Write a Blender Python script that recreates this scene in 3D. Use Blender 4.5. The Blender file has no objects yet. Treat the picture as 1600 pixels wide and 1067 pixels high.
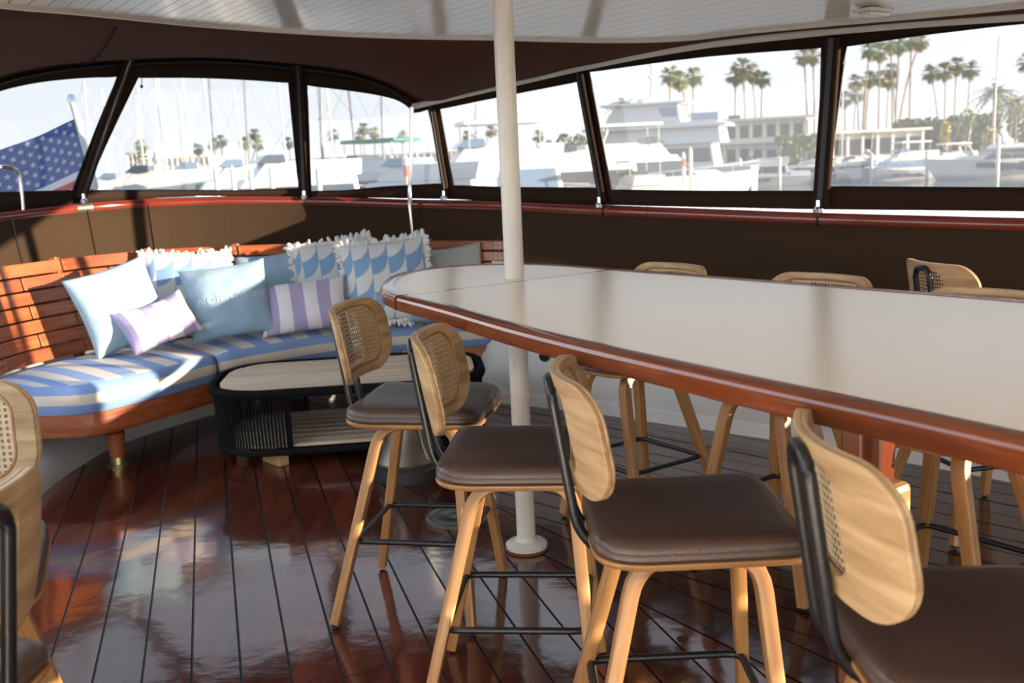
import bpy, bmesh, math, random
from mathutils import Vector, Matrix, noise as mnoise
random.seed(7)
S = bpy.context.scene
COL = S.collection
V = Vector
PI = math.pi

# ------------------------------------------------------------------ camera, sky, sun, exposure
FPX, CAMH, PITCH, ROLL = 1563.26, 1.348, 0.17524, -0.04602
cd = bpy.data.cameras.new('camera'); co = bpy.data.objects.new('camera', cd); COL.objects.link(co)
cp, sp = math.cos(PITCH), math.sin(PITCH)
FW = V((0, cp, -sp)); UP0 = V((0, sp, cp)); RT0 = V((1, 0, 0))
RT = math.cos(ROLL)*RT0 + math.sin(ROLL)*UP0
UP = -math.sin(ROLL)*RT0 + math.cos(ROLL)*UP0
EYE = V((0, 0, CAMH))
m3 = Matrix((RT, UP, -FW)).transposed()
co.matrix_world = Matrix.Translation(EYE) @ m3.to_4x4()
cd.sensor_fit = 'HORIZONTAL'; cd.sensor_width = 36.0; cd.lens = 36.0*FPX/1600.0
cd.clip_start = 0.05; cd.clip_end = 3000
cd.dof.use_dof = True; cd.dof.focus_distance = 2.75; cd.dof.aperture_fstop = 5.0
S.camera = co

SUN = V((0.965, -0.25, 0.16)).normalized()          # direction towards the sun: low, over the port side
wd = bpy.data.worlds.new('world'); S.world = wd; wd.use_nodes = True
nt = wd.node_tree; nt.nodes.clear()
tcw = nt.nodes.new('ShaderNodeTexCoord'); sx = nt.nodes.new('ShaderNodeSeparateXYZ'); nt.links.new(tcw.outputs['Generated'], sx.inputs[0])
ramp = nt.nodes.new('ShaderNodeValToRGB'); ramp.color_ramp.interpolation = 'EASE'
ramp.color_ramp.elements[0].position = 0.0; ramp.color_ramp.elements[0].color = (.88, .915, .945, 1)
ramp.color_ramp.elements[1].position = 1.0; ramp.color_ramp.elements[1].color = (.38, .56, .86, 1)
e_ = ramp.color_ramp.elements.new(.22); e_.color = (.79, .88, .97, 1)
nt.links.new(sx.outputs['Z'], ramp.inputs[0])
bg = nt.nodes.new('ShaderNodeBackground'); bg.inputs['Strength'].default_value = 1.08
wo = nt.nodes.new('ShaderNodeOutputWorld')
nt.links.new(ramp.outputs[0], bg.inputs[0]); nt.links.new(bg.outputs[0], wo.inputs[0])
sl = bpy.data.lights.new('sun', 'SUN'); sl.energy = 15.0; sl.angle = math.radians(0.6); sl.color = (1.0, 0.84, 0.64)
so = bpy.data.objects.new('sun', sl); COL.objects.link(so)
so.rotation_euler = SUN.to_track_quat('Z', 'Y').to_euler(); so.location = (6, -2, 4)
S.view_settings.view_transform = 'Standard'
try: S.view_settings.look = 'None'
except Exception: pass
S.view_settings.exposure = 1.86; S.view_settings.gamma = 1.0
S.view_settings.use_curve_mapping = False

# ------------------------------------------------------------------ helpers
def ray(px, py): return FW*FPX + RT*(px-800) + UP*(533.5-py)
def onz(px, py, z):
    d = ray(px, py); return EYE + d*((z-EYE.z)/d.z)
def aty(px, py, Y):
    d = ray(px, py); return EYE + d*(Y/d.y)
def crom(pts, n=8, closed=False):
    P = [V(p) for p in pts]; out = []; N = len(P)
    for i in range(N if closed else N-1):
        if closed: a, b, c, d = P[i-1], P[i], P[(i+1) % N], P[(i+2) % N]
        else: a, b, c, d = P[max(i-1, 0)], P[i], P[i+1], P[min(i+2, N-1)]
        for k in range(n):
            t = k/n
            out.append(0.5*((2*b)+(c-a)*t+(2*a-5*b+4*c-d)*t*t+(3*b-a-3*c+d)*t**3))
    if not closed: out.append(P[-1].copy())
    return out
class Curve:                       # polyline with arclength lookup
    def __init__(s, pts):
        s.p = [V(q) for q in pts]; s.L = [0.0]
        for a, b in zip(s.p, s.p[1:]): s.L.append(s.L[-1]+(b.xy-a.xy).length)
        s.len = s.L[-1]
    def at(s, t):
        t = min(max(t, 0.0), s.len)
        lo, hi = 0, len(s.L)-1
        while hi-lo > 1:
            m = (lo+hi)//2
            if s.L[m] <= t: lo = m
            else: hi = m
        f = (t-s.L[lo])/max(s.L[hi]-s.L[lo], 1e-9)
        return s.p[lo].lerp(s.p[hi], f)
    def tan(s, t):
        d = s.at(t+.02)-s.at(t-.02); d.z = 0; return d.normalized()
    def sample(s, a, b, n): return [s.at(a+(b-a)*i/n) for i in range(n+1)]
    def nearest(s, q):
        return min(range(len(s.p)), key=lambda i: (s.p[i].xy-V(q).xy).length_squared)
    def snear(s, q): return s.L[s.nearest(q)]

def link(o, parent=None):
    COL.objects.link(o)
    if parent is not None: o.parent = parent
    return o
def mesh(name, vs, fs, mat=None, parent=None, smooth=False, uvs=None, mats=None, mi=None):
    me = bpy.data.meshes.new(name); me.from_pydata([tuple(v) for v in vs], [], fs)
    for m in (mats or ([mat] if mat else [])): me.materials.append(m)
    if mi: me.polygons.foreach_set('material_index', mi)
    if uvs:
        l = me.uv_layers.new(name='UVMap')
        for lp in me.loops: l.data[lp.index].uv = uvs[lp.vertex_index]
    if smooth:
        me.polygons.foreach_set('use_smooth', [True]*len(me.polygons))
        try: me.set_sharp_from_angle(angle=math.radians(40))
        except Exception: pass
    me.update()
    return link(bpy.data.objects.new(name, me), parent)
def fixn(o):
    bm = bmesh.new(); bm.from_mesh(o.data); bmesh.ops.recalc_face_normals(bm, faces=bm.faces); bm.to_mesh(o.data); bm.free(); return o
def bev(o, w, seg=2, ang=40):
    m = o.modifiers.new('bevel', 'BEVEL'); m.width = w; m.segments = seg; m.limit_method = 'ANGLE'; m.angle_limit = math.radians(ang); return o
def thing(name, label, cat, loc=(0, 0, 0), rz=0.0, group=None):
    o = link(bpy.data.objects.new(name, None)); o.empty_display_size = .1
    o.location = loc; o.rotation_euler = (0, 0, rz); return tag(o, label, cat, group)
def tag(o, label, cat, group=None):
    o['label'] = label; o['category'] = cat
    if group: o['group'] = group
    return o
def struct(o): o['kind'] = 'structure'; return o
def box(name, c, s, mat, parent=None, rz=0.0, b=0.0):
    x, y, z = s[0]/2, s[1]/2, s[2]/2; c = V(c); R = Matrix.Rotation(rz, 3, 'Z')
    vs = [c+R@V((i*x, j*y, k*z)) for i in (-1, 1) for j in (-1, 1) for k in (-1, 1)]
    fs = [(0, 1, 3, 2), (4, 6, 7, 5), (0, 4, 5, 1), (2, 3, 7, 6), (0, 2, 6, 4), (1, 5, 7, 3)]
    o = mesh(name, vs, fs, mat, parent)
    if b: bev(o, b)
    return o
class MB:                          # several pieces joined into one mesh
    def __init__(s): s.v = []; s.f = []; s.u = []
    def add(s, vs, fs, uv=None):
        n = len(s.v); s.v += [V(q) for q in vs]; s.f += [tuple(i+n for i in f) for f in fs]; s.u += uv or [(0, 0)]*len(vs)
    def box(s, c, d, rz=0.0, M=None):
        c = V(c); R = M or Matrix.Rotation(rz, 3, 'Z')
        vs = [c+R@V((i*d[0]/2, j*d[1]/2, k*d[2]/2)) for i in (-1, 1) for j in (-1, 1) for k in (-1, 1)]
        s.add(vs, [(0, 1, 3, 2), (4, 6, 7, 5), (0, 4, 5, 1), (2, 3, 7, 6), (0, 2, 6, 4), (1, 5, 7, 3)])
    def sweep(s, *a, **k): s.add(*sweep(*a, **k))
    def build(s, name, mat, parent=None, smooth=False): return mesh(name, s.v, s.f, mat, parent, smooth, s.u)
def sweep(path, sec, bn=None, closed=False, caps=True, scale=None):
    """section (a,b) points swept along path; bn = fixed direction of the b axis (default up)"""
    P = [V(p) for p in path]; n = len(P); m = len(sec); vs = []; fs = []; uv = []; L = 0
    per = [0]
    for i in range(m): per.append(per[-1]+(V(sec[(i+1) % m])-V(sec[i])).length)
    for i, p in enumerate(P):
        if closed: t = P[(i+1) % n]-P[i-1]
        else: t = P[min(i+1, n-1)]-P[max(i-1, 0)]
        t.normalize()
        if i: L += (p-P[i-1]).length
        b = V(bn) if bn is not None else V((0, 0, 1))
        if bn is None and abs(t.z) > .95: b = V((1, 0, 0))
        a = b.cross(t).normalized(); b = t.cross(a).normalized()
        k = scale[i] if scale else 1.0
        for j, (x, y) in enumerate(sec):
            vs.append(p+a*x*k+b*y*k); uv.append((L, per[j]))
    r = n if closed else n-1
    for i in range(r):
        i2 = (i+1) % n
        for j in range(m):
            j2 = (j+1) % m
            fs.append((i*m+j, i*m+j2, i2*m+j2, i2*m+j))
    if caps and not closed:
        fs.append(tuple(range(m-1, -1, -1))); fs.append(tuple((n-1)*m+j for j in range(m)))
    return vs, fs, uv
def circ(r, n=10, r2=None): return [(r*math.cos(2*PI*i/n), (r2 or r)*math.sin(2*PI*i/n)) for i in range(n)]
def rrect(w, h, r, k=3):
    o = []
    for cx, cy, a0 in ((w/2-r, h/2-r, 0), (-w/2+r, h/2-r, 90), (-w/2+r, -h/2+r, 180), (w/2-r, -h/2+r, 270)):
        for i in range(k+1):
            a = math.radians(a0+90*i/k); o.append((cx+r*math.cos(a), cy+r*math.sin(a)))
    return o
def swp(name, path, sec, mat, parent=None, smooth=True, **k):
    vs, fs, uv = sweep(path, sec, **k); return mesh(name, vs, fs, mat, parent, smooth, uv)
def lathe(name, prof, mat, parent=None, c=(0, 0, 0), n=24, smooth=True):
    vs = []; fs = []; c = V(c)
    for r, z in prof:
        for i in range(n): vs.append(c+V((r*math.cos(2*PI*i/n), r*math.sin(2*PI*i/n), z)))
    for k in range(len(prof)-1):
        for i in range(n):
            j = (i+1) % n; fs.append((k*n+i, k*n+j, (k+1)*n+j, (k+1)*n+i))
    fs.append(tuple(range(n-1, -1, -1))); fs.append(tuple((len(prof)-1)*n+i for i in range(n)))
    return mesh(name, vs, fs, mat, parent, smooth)
def prism(name, poly, z0, z1, mat, parent=None, mats=None):
    n = len(poly); vs = [V((p[0], p[1], z0)) for p in poly]+[V((p[0], p[1], z1)) for p in poly]
    fs = [tuple(range(n-1, -1, -1)), tuple(range(n, 2*n))]+[(i, (i+1) % n, n+(i+1) % n, n+i) for i in range(n)]
    return mesh(name, vs, fs, mat, parent)
def fillet(P, r, k=4, closed=False):
    P = [V(p) for p in P]; out = []; N = len(P)
    for i in range(N):
        if not closed and i in (0, N-1): out.append(P[i]); continue
        a, b, c = P[i-1], P[i], P[(i+1) % N]
        u = (a-b); w = (c-b); rr = min(r, u.length*.45, w.length*.45)
        p, q = b+u.normalized()*rr, b+w.normalized()*rr
        for j in range(k+1):
            t = j/k; out.append(p*(1-t)**2+b*2*t*(1-t)+q*t*t)
    return out
def grid(name, rows, mat, parent=None, smooth=True, uv=None, thick=0):
    n = len(rows); m = len(rows[0]); vs = [p for r in rows for p in r]
    fs = [(i*m+j, i*m+j+1, (i+1)*m+j+1, (i+1)*m+j) for i in range(n-1) for j in range(m-1)]
    o = mesh(name, vs, fs, mat, parent, smooth, [q for r in uv for q in r] if uv else None)
    if thick:
        md = o.modifiers.new('solid', 'SOLIDIFY'); md.thickness = thick; md.offset = 0
    return o
def clip(poly, n, c):              # keep n.p <= c
    out = []
    for i in range(len(poly)):
        a, b = poly[i-1], poly[i]; da, db = n.dot(a)-c, n.dot(b)-c
        if da <= 0: 
            if db <= 0: out.append(b)
            else: out.append(a.lerp(b, da/(da-db)))
        elif db <= 0:
            out.append(a.lerp(b, da/(da-db))); out.append(b)
    return out

# ------------------------------------------------------------------ materials
def newmat(name):
    m = bpy.data.materials.new(name); m.use_nodes = True; t = m.node_tree
    return m, t, t.nodes['Principled BSDF']
def N(t, kind, **k):
    n = t.nodes.new(kind)
    for a, v in k.items():
        if a.startswith('i_'): n.inputs[a[2:].replace('_', ' ')].default_value = v
        else: setattr(n, a, v)
    return n
def plain(name, col, rough=.5, metal=0., coat=0., var=0., vscale=8., bump=0., bscale=40., ior=None):
    m, t, b = newmat(name)
    b.inputs['Base Color'].default_value = (*col, 1); b.inputs['Roughness'].default_value = rough
    b.inputs['Metallic'].default_value = metal; b.inputs['Coat Weight'].default_value = coat
    b.inputs['Coat Roughness'].default_value = .05
    if ior: b.inputs['IOR'].default_value = ior
    if var:
        tc = N(t, 'ShaderNodeTexCoord'); no = N(t, 'ShaderNodeTexNoise'); no.inputs['Scale'].default_value = vscale; no.inputs['Detail'].default_value = 5
        t.links.new(tc.outputs['Object'], no.inputs['Vector'])
        r = N(t, 'ShaderNodeMapRange'); r.inputs['From Min'].default_value = .3; r.inputs['From Max'].default_value = .7
        r.inputs['To Min'].default_value = 1-var; r.inputs['To Max'].default_value = 1+var
        t.links.new(no.outputs[0], r.inputs[0])
        x = N(t, 'ShaderNodeMix', data_type='RGBA', blend_type='MULTIPLY'); x.inputs['Factor'].default_value = 1; x.inputs['A'].default_value = (*col, 1)
        t.links.new(r.outputs[0], x.inputs['B']); t.links.new(x.outputs['Result'], b.inputs['Base Color'])
    if bump:
        tc = N(t, 'ShaderNodeTexCoord'); no = N(t, 'ShaderNodeTexNoise'); no.inputs['Scale'].default_value = bscale; no.inputs['Detail'].default_value = 4
        bp = N(t, 'ShaderNodeBump'); bp.inputs['Strength'].default_value = bump; bp.inputs['Distance'].default_value = .01
        t.links.new(tc.outputs['Object'], no.inputs['Vector']); t.links.new(no.outputs[0], bp.inputs['Height']); t.links.new(bp.outputs[0], b.inputs['Normal'])
    return m
def wood(name, c1, c2, rough=.4, coat=0., coord='UV', sc=(3, 60, 1), rot=0., rnd=.25, bump=.0, bsc=4., detail=6, ior=None):
    m, t, b = newmat(name)
    tc = N(t, 'ShaderNodeTexCoord'); mp = N(t, 'ShaderNodeMapping'); mp.inputs['Scale'].default_value = sc; mp.inputs['Rotation'].default_value = (0, 0, rot)
    t.links.new(tc.outputs[coord], mp.inputs['Vector'])
    oi = N(t, 'ShaderNodeObjectInfo'); ad = N(t, 'ShaderNodeVectorMath', operation='ADD')
    cx = N(t, 'ShaderNodeCombineXYZ'); mu = N(t, 'ShaderNodeMath', operation='MULTIPLY'); mu.inputs[1].default_value = 37.
    t.links.new(oi.outputs['Random'], mu.inputs[0]); t.links.new(mu.outputs[0], cx.inputs['X']); t.links.new(mu.outputs[0], cx.inputs['Z'])
    t.links.new(mp.outputs[0], ad.inputs[0]); t.links.new(cx.outputs[0], ad.inputs[1])
    no = N(t, 'ShaderNodeTexNoise'); no.inputs['Scale'].default_value = 1; no.inputs['Detail'].default_value = detail; no.inputs['Distortion'].default_value = .6
    t.links.new(ad.outputs[0], no.inputs['Vector'])
    r = N(t, 'ShaderNodeValToRGB'); r.color_ramp.elements[0].position = .3; r.color_ramp.elements[1].position = .72
    r.color_ramp.elements[0].color = (*c1, 1); r.color_ramp.elements[1].color = (*c2, 1)
    t.links.new(no.outputs[0], r.inputs[0])
    mr = N(t, 'ShaderNodeMapRange'); mr.inputs['To Min'].default_value = 1-rnd; mr.inputs['To Max'].default_value = 1+rnd
    t.links.new(oi.outputs['Random'], mr.inputs[0])
    x = N(t, 'ShaderNodeMix', data_type='RGBA', blend_type='MULTIPLY'); x.inputs['Factor'].default_value = 1
    t.links.new(r.outputs[0], x.inputs['A']); t.links.new(mr.outputs[0], x.inputs['B']); t.links.new(x.outputs['Result'], b.inputs['Base Color'])
    b.inputs['Roughness'].default_value = rough; b.inputs['Coat Weight'].default_value = coat; b.inputs['Coat Roughness'].default_value = .06
    if ior: b.inputs['IOR'].default_value = ior
    if bump:
        n2 = N(t, 'ShaderNodeTexNoise'); n2.inputs['Scale'].default_value = bsc; n2.inputs['Detail'].default_value = 4
        t.links.new(tc.outputs['Object'], n2.inputs['Vector'])
        bp = N(t, 'ShaderNodeBump'); bp.inputs['Strength'].default_value = bump; bp.inputs['Distance'].default_value = .02
        t.links.new(n2.outputs[0], bp.inputs['Height']); t.links.new(bp.outputs[0], b.inputs['Normal'])
        if coat: t.links.new(bp.outputs[0], b.inputs['Coat Normal'])
    return m
def cloth(name, col, transl=0., rough=.9, bump=.25, bs=500., col2=None, sheen=.15):
    m, t, b = newmat(name); b.inputs['Base Color'].default_value = (*col, 1); b.inputs['Roughness'].default_value = rough
    b.inputs['Sheen Weight'].default_value = sheen; b.inputs['Specular IOR Level'].default_value = .5 if sheen else .12
    tc = N(t, 'ShaderNodeTexCoord'); no = N(t, 'ShaderNodeTexNoise'); no.inputs['Scale'].default_value = bs; no.inputs['Detail'].default_value = 2
    n2 = N(t, 'ShaderNodeTexNoise'); n2.inputs['Scale'].default_value = 9; n2.inputs['Detail'].default_value = 3
    t.links.new(tc.outputs['Object'], no.inputs['Vector']); t.links.new(tc.outputs['Object'], n2.inputs['Vector'])
    mx = N(t, 'ShaderNodeMath', operation='MULTIPLY_ADD'); mx.inputs[1].default_value = .12
    t.links.new(no.outputs[0], mx.inputs[0]); t.links.new(n2.outputs[0], mx.inputs[2])
    bp = N(t, 'ShaderNodeBump'); bp.inputs['Strength'].default_value = bump; bp.inputs['Distance'].default_value = .015
    t.links.new(mx.outputs[0], bp.inputs['Height']); t.links.new(bp.outputs[0], b.inputs['Normal'])
    if transl:
        tr = N(t, 'ShaderNodeBsdfTranslucent'); tr.inputs['Color'].default_value = (*(col2 or col), 1)
        ms = N(t, 'ShaderNodeMixShader'); ms.inputs[0].default_value = transl
        t.links.new(b.outputs[0], ms.inputs[1]); t.links.new(tr.outputs[0], ms.inputs[2])
        t.links.new(ms.outputs[0], t.nodes['Material Output'].inputs['Surface'])
    return m
def stripes(name, ca, cb, axis, period, duty=.5, offs=0., rough=.9):
    m, t, b = newmat(name); b.inputs['Roughness'].default_value = rough
    tc = N(t, 'ShaderNodeTexCoord'); se = N(t, 'ShaderNodeSeparateXYZ'); t.links.new(tc.outputs['UV'], se.inputs[0])
    ma = N(t, 'ShaderNodeMath', operation='MULTIPLY_ADD'); ma.inputs[1].default_value = 1/period; ma.inputs[2].default_value = offs
    t.links.new(se.outputs[axis], ma.inputs[0])
    fr = N(t, 'ShaderNodeMath', operation='FRACT'); t.links.new(ma.outputs[0], fr.inputs[0])
    gt = N(t, 'ShaderNodeMath', operation='GREATER_THAN'); gt.inputs[1].default_value = duty; t.links.new(fr.outputs[0], gt.inputs[0])
    x = N(t, 'ShaderNodeMix', data_type='RGBA'); x.inputs['A'].default_value = (*ca, 1); x.inputs['B'].default_value = (*cb, 1)
    t.links.new(gt.outputs[0], x.inputs['Factor']); t.links.new(x.outputs['Result'], b.inputs['Base Color'])
    n2 = N(t, 'ShaderNodeTexNoise'); n2.inputs['Scale'].default_value = 14; n2.inputs['Detail'].default_value = 4
    t.links.new(tc.outputs['Object'], n2.inputs['Vector'])
    bp = N(t, 'ShaderNodeBump'); bp.inputs['Strength'].default_value = .3; bp.inputs['Distance'].default_value = .01
    t.links.new(n2.outputs[0], bp.inputs['Height']); t.links.new(bp.outputs[0], b.inputs['Normal'])
    return m
def scallop(name, ca, cb, cell):
    m, t, b = newmat(name); b.inputs['Roughness'].default_value = .9
    tc = N(t, 'ShaderNodeTexCoord'); mp = N(t, 'ShaderNodeMapping'); mp.inputs['Scale'].default_value = (1/cell, 1/cell, 1)
    t.links.new(tc.outputs['UV'], mp.inputs[0])
    fl = N(t, 'ShaderNodeVectorMath', operation='FLOOR'); fr = N(t, 'ShaderNodeVectorMath', operation='FRACTION')
    t.links.new(mp.outputs[0], fl.inputs[0]); t.links.new(mp.outputs[0], fr.inputs[0])
    sub = N(t, 'ShaderNodeVectorMath', operation='SUBTRACT'); sub.inputs[1].default_value = (0, 1, 0); t.links.new(fr.outputs[0], sub.inputs[0])
    ln = N(t, 'ShaderNodeVectorMath', operation='LENGTH'); t.links.new(sub.outputs[0], ln.inputs[0])
    ins = N(t, 'ShaderNodeMath', operation='LESS_THAN'); ins.inputs[1].default_value = .97; t.links.new(ln.outputs['Value'], ins.inputs[0])
    se = N(t, 'ShaderNodeSeparateXYZ'); t.links.new(fl.outputs[0], se.inputs[0])
    ad = N(t, 'ShaderNodeMath', operation='ADD'); ad.inputs[0].default_value = 0; t.links.new(se.outputs[1], ad.inputs[1])
    a2 = N(t, 'ShaderNodeMath', operation='ADD'); t.links.new(ad.outputs[0], a2.inputs[0]); t.links.new(ins.outputs[0], a2.inputs[1])
    md = N(t, 'ShaderNodeMath', operation='FLOORED_MODULO'); md.inputs[1].default_value = 2; t.links.new(a2.outputs[0], md.inputs[0])
    x = N(t, 'ShaderNodeMix', data_type='RGBA'); x.inputs['A'].default_value = (*ca, 1); x.inputs['B'].default_value = (*cb, 1)
    t.links.new(md.outputs[0], x.inputs['Factor']); t.links.new(x.outputs['Result'], b.inputs['Base Color'])
    return m

OAK = wood('oak', (.28, .13, .042), (.44, .225, .08), .42, coat=.1, coord='UV', sc=(5, 55, 1), rnd=.06)
OAKV = wood('oak_veneer', (.33, .19, .08), (.60, .41, .22), .45, coord='UV', sc=(6, 34, 1), rnd=.06, detail=8)
LEATHER = plain('brown_leather', (.085, .05, .036), .34, var=.06, bump=.15, bscale=300)
BLACKMET = plain('black_metal', (.009, .010, .012), .33, bump=.05, bscale=100)
CANE = plain('cane_webbing', (.62, .46, .27), .55, var=.1, vscale=60)
GLIDE = plain('black_glide', (.01, .01, .01), .5)
PLANK = wood('deck_plank', (.055, .012, .006), (.125, .029, .014), .10, coord='Object', sc=(26, 2.2, 1), rot=math.radians(-16.5), rnd=.35, bump=.10, bsc=5., ior=1.75)
PLANKP = wood('deck_plank_port', (.038, .010, .006), (.085, .024, .013), .13, coord='Object', sc=(26, 2.2, 1), rot=math.radians(-45), rnd=.35, bump=.06, bsc=7., ior=1.7)
CAULK = plain('caulk', (.006, .006, .007), .5)
MAHOG = wood('mahogany', (.13, .026, .008), (.25, .062, .020), .17, coat=.25, sc=(4, 45, 1), rnd=.12)
BENCHW = wood('bench_mahogany', (.26, .055, .018), (.44, .125, .042), .30, coat=.25, sc=(4, 45, 1), rnd=.2)
RAILW = wood('rail_mahogany', (.16, .022, .012), (.25, .04, .02), .16, coat=.6, sc=(2, 30, 1), rnd=.1)
WHITEP = plain('white_paint', (.66, .63, .57), .30, var=.06, vscale=3, bump=.08, bscale=25)
CEILP = plain('ceiling_paint', (.86, .79, .68), .14, bump=.10, bscale=14, ior=2.0)
EDGEP = plain('ceiling_edge_paint', (.64, .58, .49), .45, bump=.7, bscale=45)
BULW = plain('bulwark_paint', (.62, .60, .57), .35, var=.06, vscale=4, bump=.08, bscale=30)
POLEP = plain('pole_paint', (.70, .64, .55), .28, bump=.16, bscale=70, var=.04)
RUST = plain('rust', (.16, .06, .02), .8)
CANV = cloth('brown_canvas', (.080, .037, .021), transl=.13, rough=.85, bump=.4, bs=300, col2=(.20, .068, .032), sheen=0)
CANVB = cloth('window_canvas', (.032, .018, .012), transl=.05, rough=.85, bump=.4, bs=300, col2=(.16, .05, .022), sheen=0)
CANVL = cloth('weather_cloth', (.045, .026, .014), rough=.85, bump=.35, bs=300, sheen=0)
CANVD = cloth('dark_canvas', (.010, .006, .005), rough=.9, bump=.3, bs=300, sheen=0)
BIND = plain('black_binding', (.010, .009, .009), .45)
STEEL = plain('stainless_steel', (.62, .60, .57), .22, metal=1)
CHROME = plain('polished_chrome', (.8, .8, .8), .12, metal=1)
TABLETOP = plain('table_cream_lacquer', (.82, .72, .58), .25, bump=.012, bscale=2.2, ior=1.95)
TEAK = wood('teak_slat', (.50, .37, .25), (.68, .53, .38), .55, sc=(3, 50, 1), rnd=.12)
TEAKD = wood('teak_block', (.42, .24, .11), (.58, .36, .18), .5, sc=(3, 50, 1), rnd=.1)
ROPE = plain('black_rope', (.006, .006, .0055), .85, bump=.5, bscale=260); ROPE.node_tree.nodes['Principled BSDF'].inputs['Specular IOR Level'].default_value = .2
BRONZE = plain('weathered_bronze', (.20, .17, .13), .38, metal=.75, var=.25, vscale=9)
BRASS = plain('brass_ferrule', (.50, .38, .17), .3, metal=.9)
CUSHT = stripes('cushion_top', (.23, .32, .52), (.62, .56, .48), 0, .165, .5)
CUSHS = stripes('cushion_front', (.20, .30, .52), (.62, .53, .42), 1, .667, .5)
PBLUE = cloth('light_blue_linen', (.37, .50, .57), bump=.5)
PBLUE2 = cloth('sky_blue_linen', (.30, .43, .54), bump=.5)
PTEAL = cloth('slate_blue_linen', (.17, .29, .38), bump=.4)
PSAGE = cloth('pale_sage_linen', (.45, .47, .42), bump=.4)
PLILAC = stripes('lilac_stripe', (.40, .34, .52), (.74, .70, .72), 0, .155, .5, offs=.25)
PSCAL = scallop('scallop_print', (.22, .36, .56), (.66, .66, .65), .105)
FRINGE = cloth('white_fringe', (.74, .73, .70), bump=.5)
LETTER = plain('pale_thread', (.72, .74, .74), .8)
# vinyl pane passing sun; grey tint added to dim the outside, milky for haze
PANE, _t, _b = newmat('dimming_vinyl')
_tr = N(_t, 'ShaderNodeBsdfTransparent'); _tr.inputs[0].default_value = (.268, .27, .273, 1)
_gl = N(_t, 'ShaderNodeBsdfGlossy'); _gl.inputs['Roughness'].default_value = .03
_lw = N(_t, 'ShaderNodeLayerWeight'); _pw = N(_t, 'ShaderNodeMath', operation='POWER'); _pw.inputs[1].default_value = 5.0
_t.links.new(_lw.outputs['Facing'], _pw.inputs[0])
_fr = N(_t, 'ShaderNodeMath', operation='MULTIPLY_ADD'); _fr.inputs[1].default_value = .9; _fr.inputs[2].default_value = .05
_t.links.new(_pw.outputs[0], _fr.inputs[0])
_df = N(_t, 'ShaderNodeBsdfTranslucent'); _df.inputs[0].default_value = (.9, .9, .9, 1)
_m1 = N(_t, 'ShaderNodeMixShader'); _m1.inputs[0].default_value = .016
_m2 = N(_t, 'ShaderNodeMixShader')
_t.links.new(_tr.outputs[0], _m1.inputs[1]); _t.links.new(_df.outputs[0], _m1.inputs[2])
_t.links.new(_fr.outputs[0], _m2.inputs[0]); _t.links.new(_m1.outputs[0], _m2.inputs[1]); _t.links.new(_gl.outputs[0], _m2.inputs[2])
_t.links.new(_m2.outputs[0], _t.nodes['Material Output'].inputs['Surface'])

# ------------------------------------------------------------------ hull curves (plan), boat frame
AX = V((-.56, .83, 0)).normalized()      # towards the stern
NB = V((.83, .56, 0)).normalized()       # towards port
C0 = 1.99
def sb(s, b): return NB*(C0+b)+AX*s      # along / across
def bof(p): return NB.x*p[0]+NB.y*p[1]-C0
F = Curve(crom([sb(-2.4, -2.6), sb(-1, -2.55), sb(.5, -2.45), sb(2., -2.25), (-1.75, 2.62, 0), (-2.0, 3.5, 0), (-2.11, 4.25, 0), (-2.12, 4.75, 0), (-2.04, 5.15, 0), (-1.72, 5.66, 0),
     (-1.25, 5.98, 0), (-.75, 5.95, 0), (-.16, 5.66, 0), (.43, 5.28, 0), (.83, 4.95, 0), (1.31, 4.55, 0), (1.66, 4.21, 0), (2.02, 3.82, 0), (2.6, 3.1, 0), (3.2, 2.25, 0), (3.85, 1.2, 0), (4.4, .1, 0), (4.9, -1.1, 0), (5.3, -2.2, 0)], 6))
R = Curve(crom([sb(-2.4, -2.85)+V((0, 0, 1.05)), sb(-1, -2.82)+V((0, 0, 1.05)), sb(.5, -2.75)+V((0, 0, 1.06)), sb(2., -2.62)+V((0, 0, 1.09)), (-2.32, 2.9, 1.12), (-2.66, 3.7, 1.16), (-2.84, 4.5, 1.19), (-2.79, 5.2, 1.215), (-2.62, 5.78, 1.235), (-2.32, 6.2, 1.245), (-1.85, 6.47, 1.235),
     (-1.2, 6.62, 1.2), (-.6, 6.50, 1.16), (-.1, 6.17, 1.14), (.50, 5.47, 1.115), (1.0, 4.93, 1.095), (1.42, 4.56, 1.075), (2.08, 4.02, 1.05), (2.8, 3.25, 1.035), (3.45, 2.4, 1.02), (4.1, 1.4, 1.02), (4.7, .3, 1.02), (5.2, -.9, 1.02), (5.6, -2.0, 1.02)], 6))
def inward(Cv, s):
    t = Cv.tan(s); return V((t.y, -t.x, 0))
def shifted(Cv, a, b, n, off, z=None, dz=0.):
    out = []
    for i in range(n+1):
        s = a+(b-a)*i/n; p = Cv.at(s)+inward(Cv, s)*off
        p.z = (z if z is not None else p.z)+dz; out.append(p)
    return out
def wallhit(px, py):
    d = ray(px, py); best = None
    for a, b, la, lb in zip(R.p, R.p[1:], R.L, R.L[1:]):
        ex, ey = b.x-a.x, b.y-a.y; det = d.x*(-ey)+d.y*ex
        if abs(det) < 1e-12: continue
        k = (a.x*(-ey)+a.y*ex)/det; u = (d.x*a.y-d.y*a.x)/det
        if k > 0 and -1e-6 <= u <= 1+1e-6 and (best is None or k > best[0]): best = (k, la+(lb-la)*u)
    k, s = best
    return s, EYE.z+d.z*k
def W(s, z, off=0.):
    p = R.at(s)+inward(R, s)*off; p.z = z; return p

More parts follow.
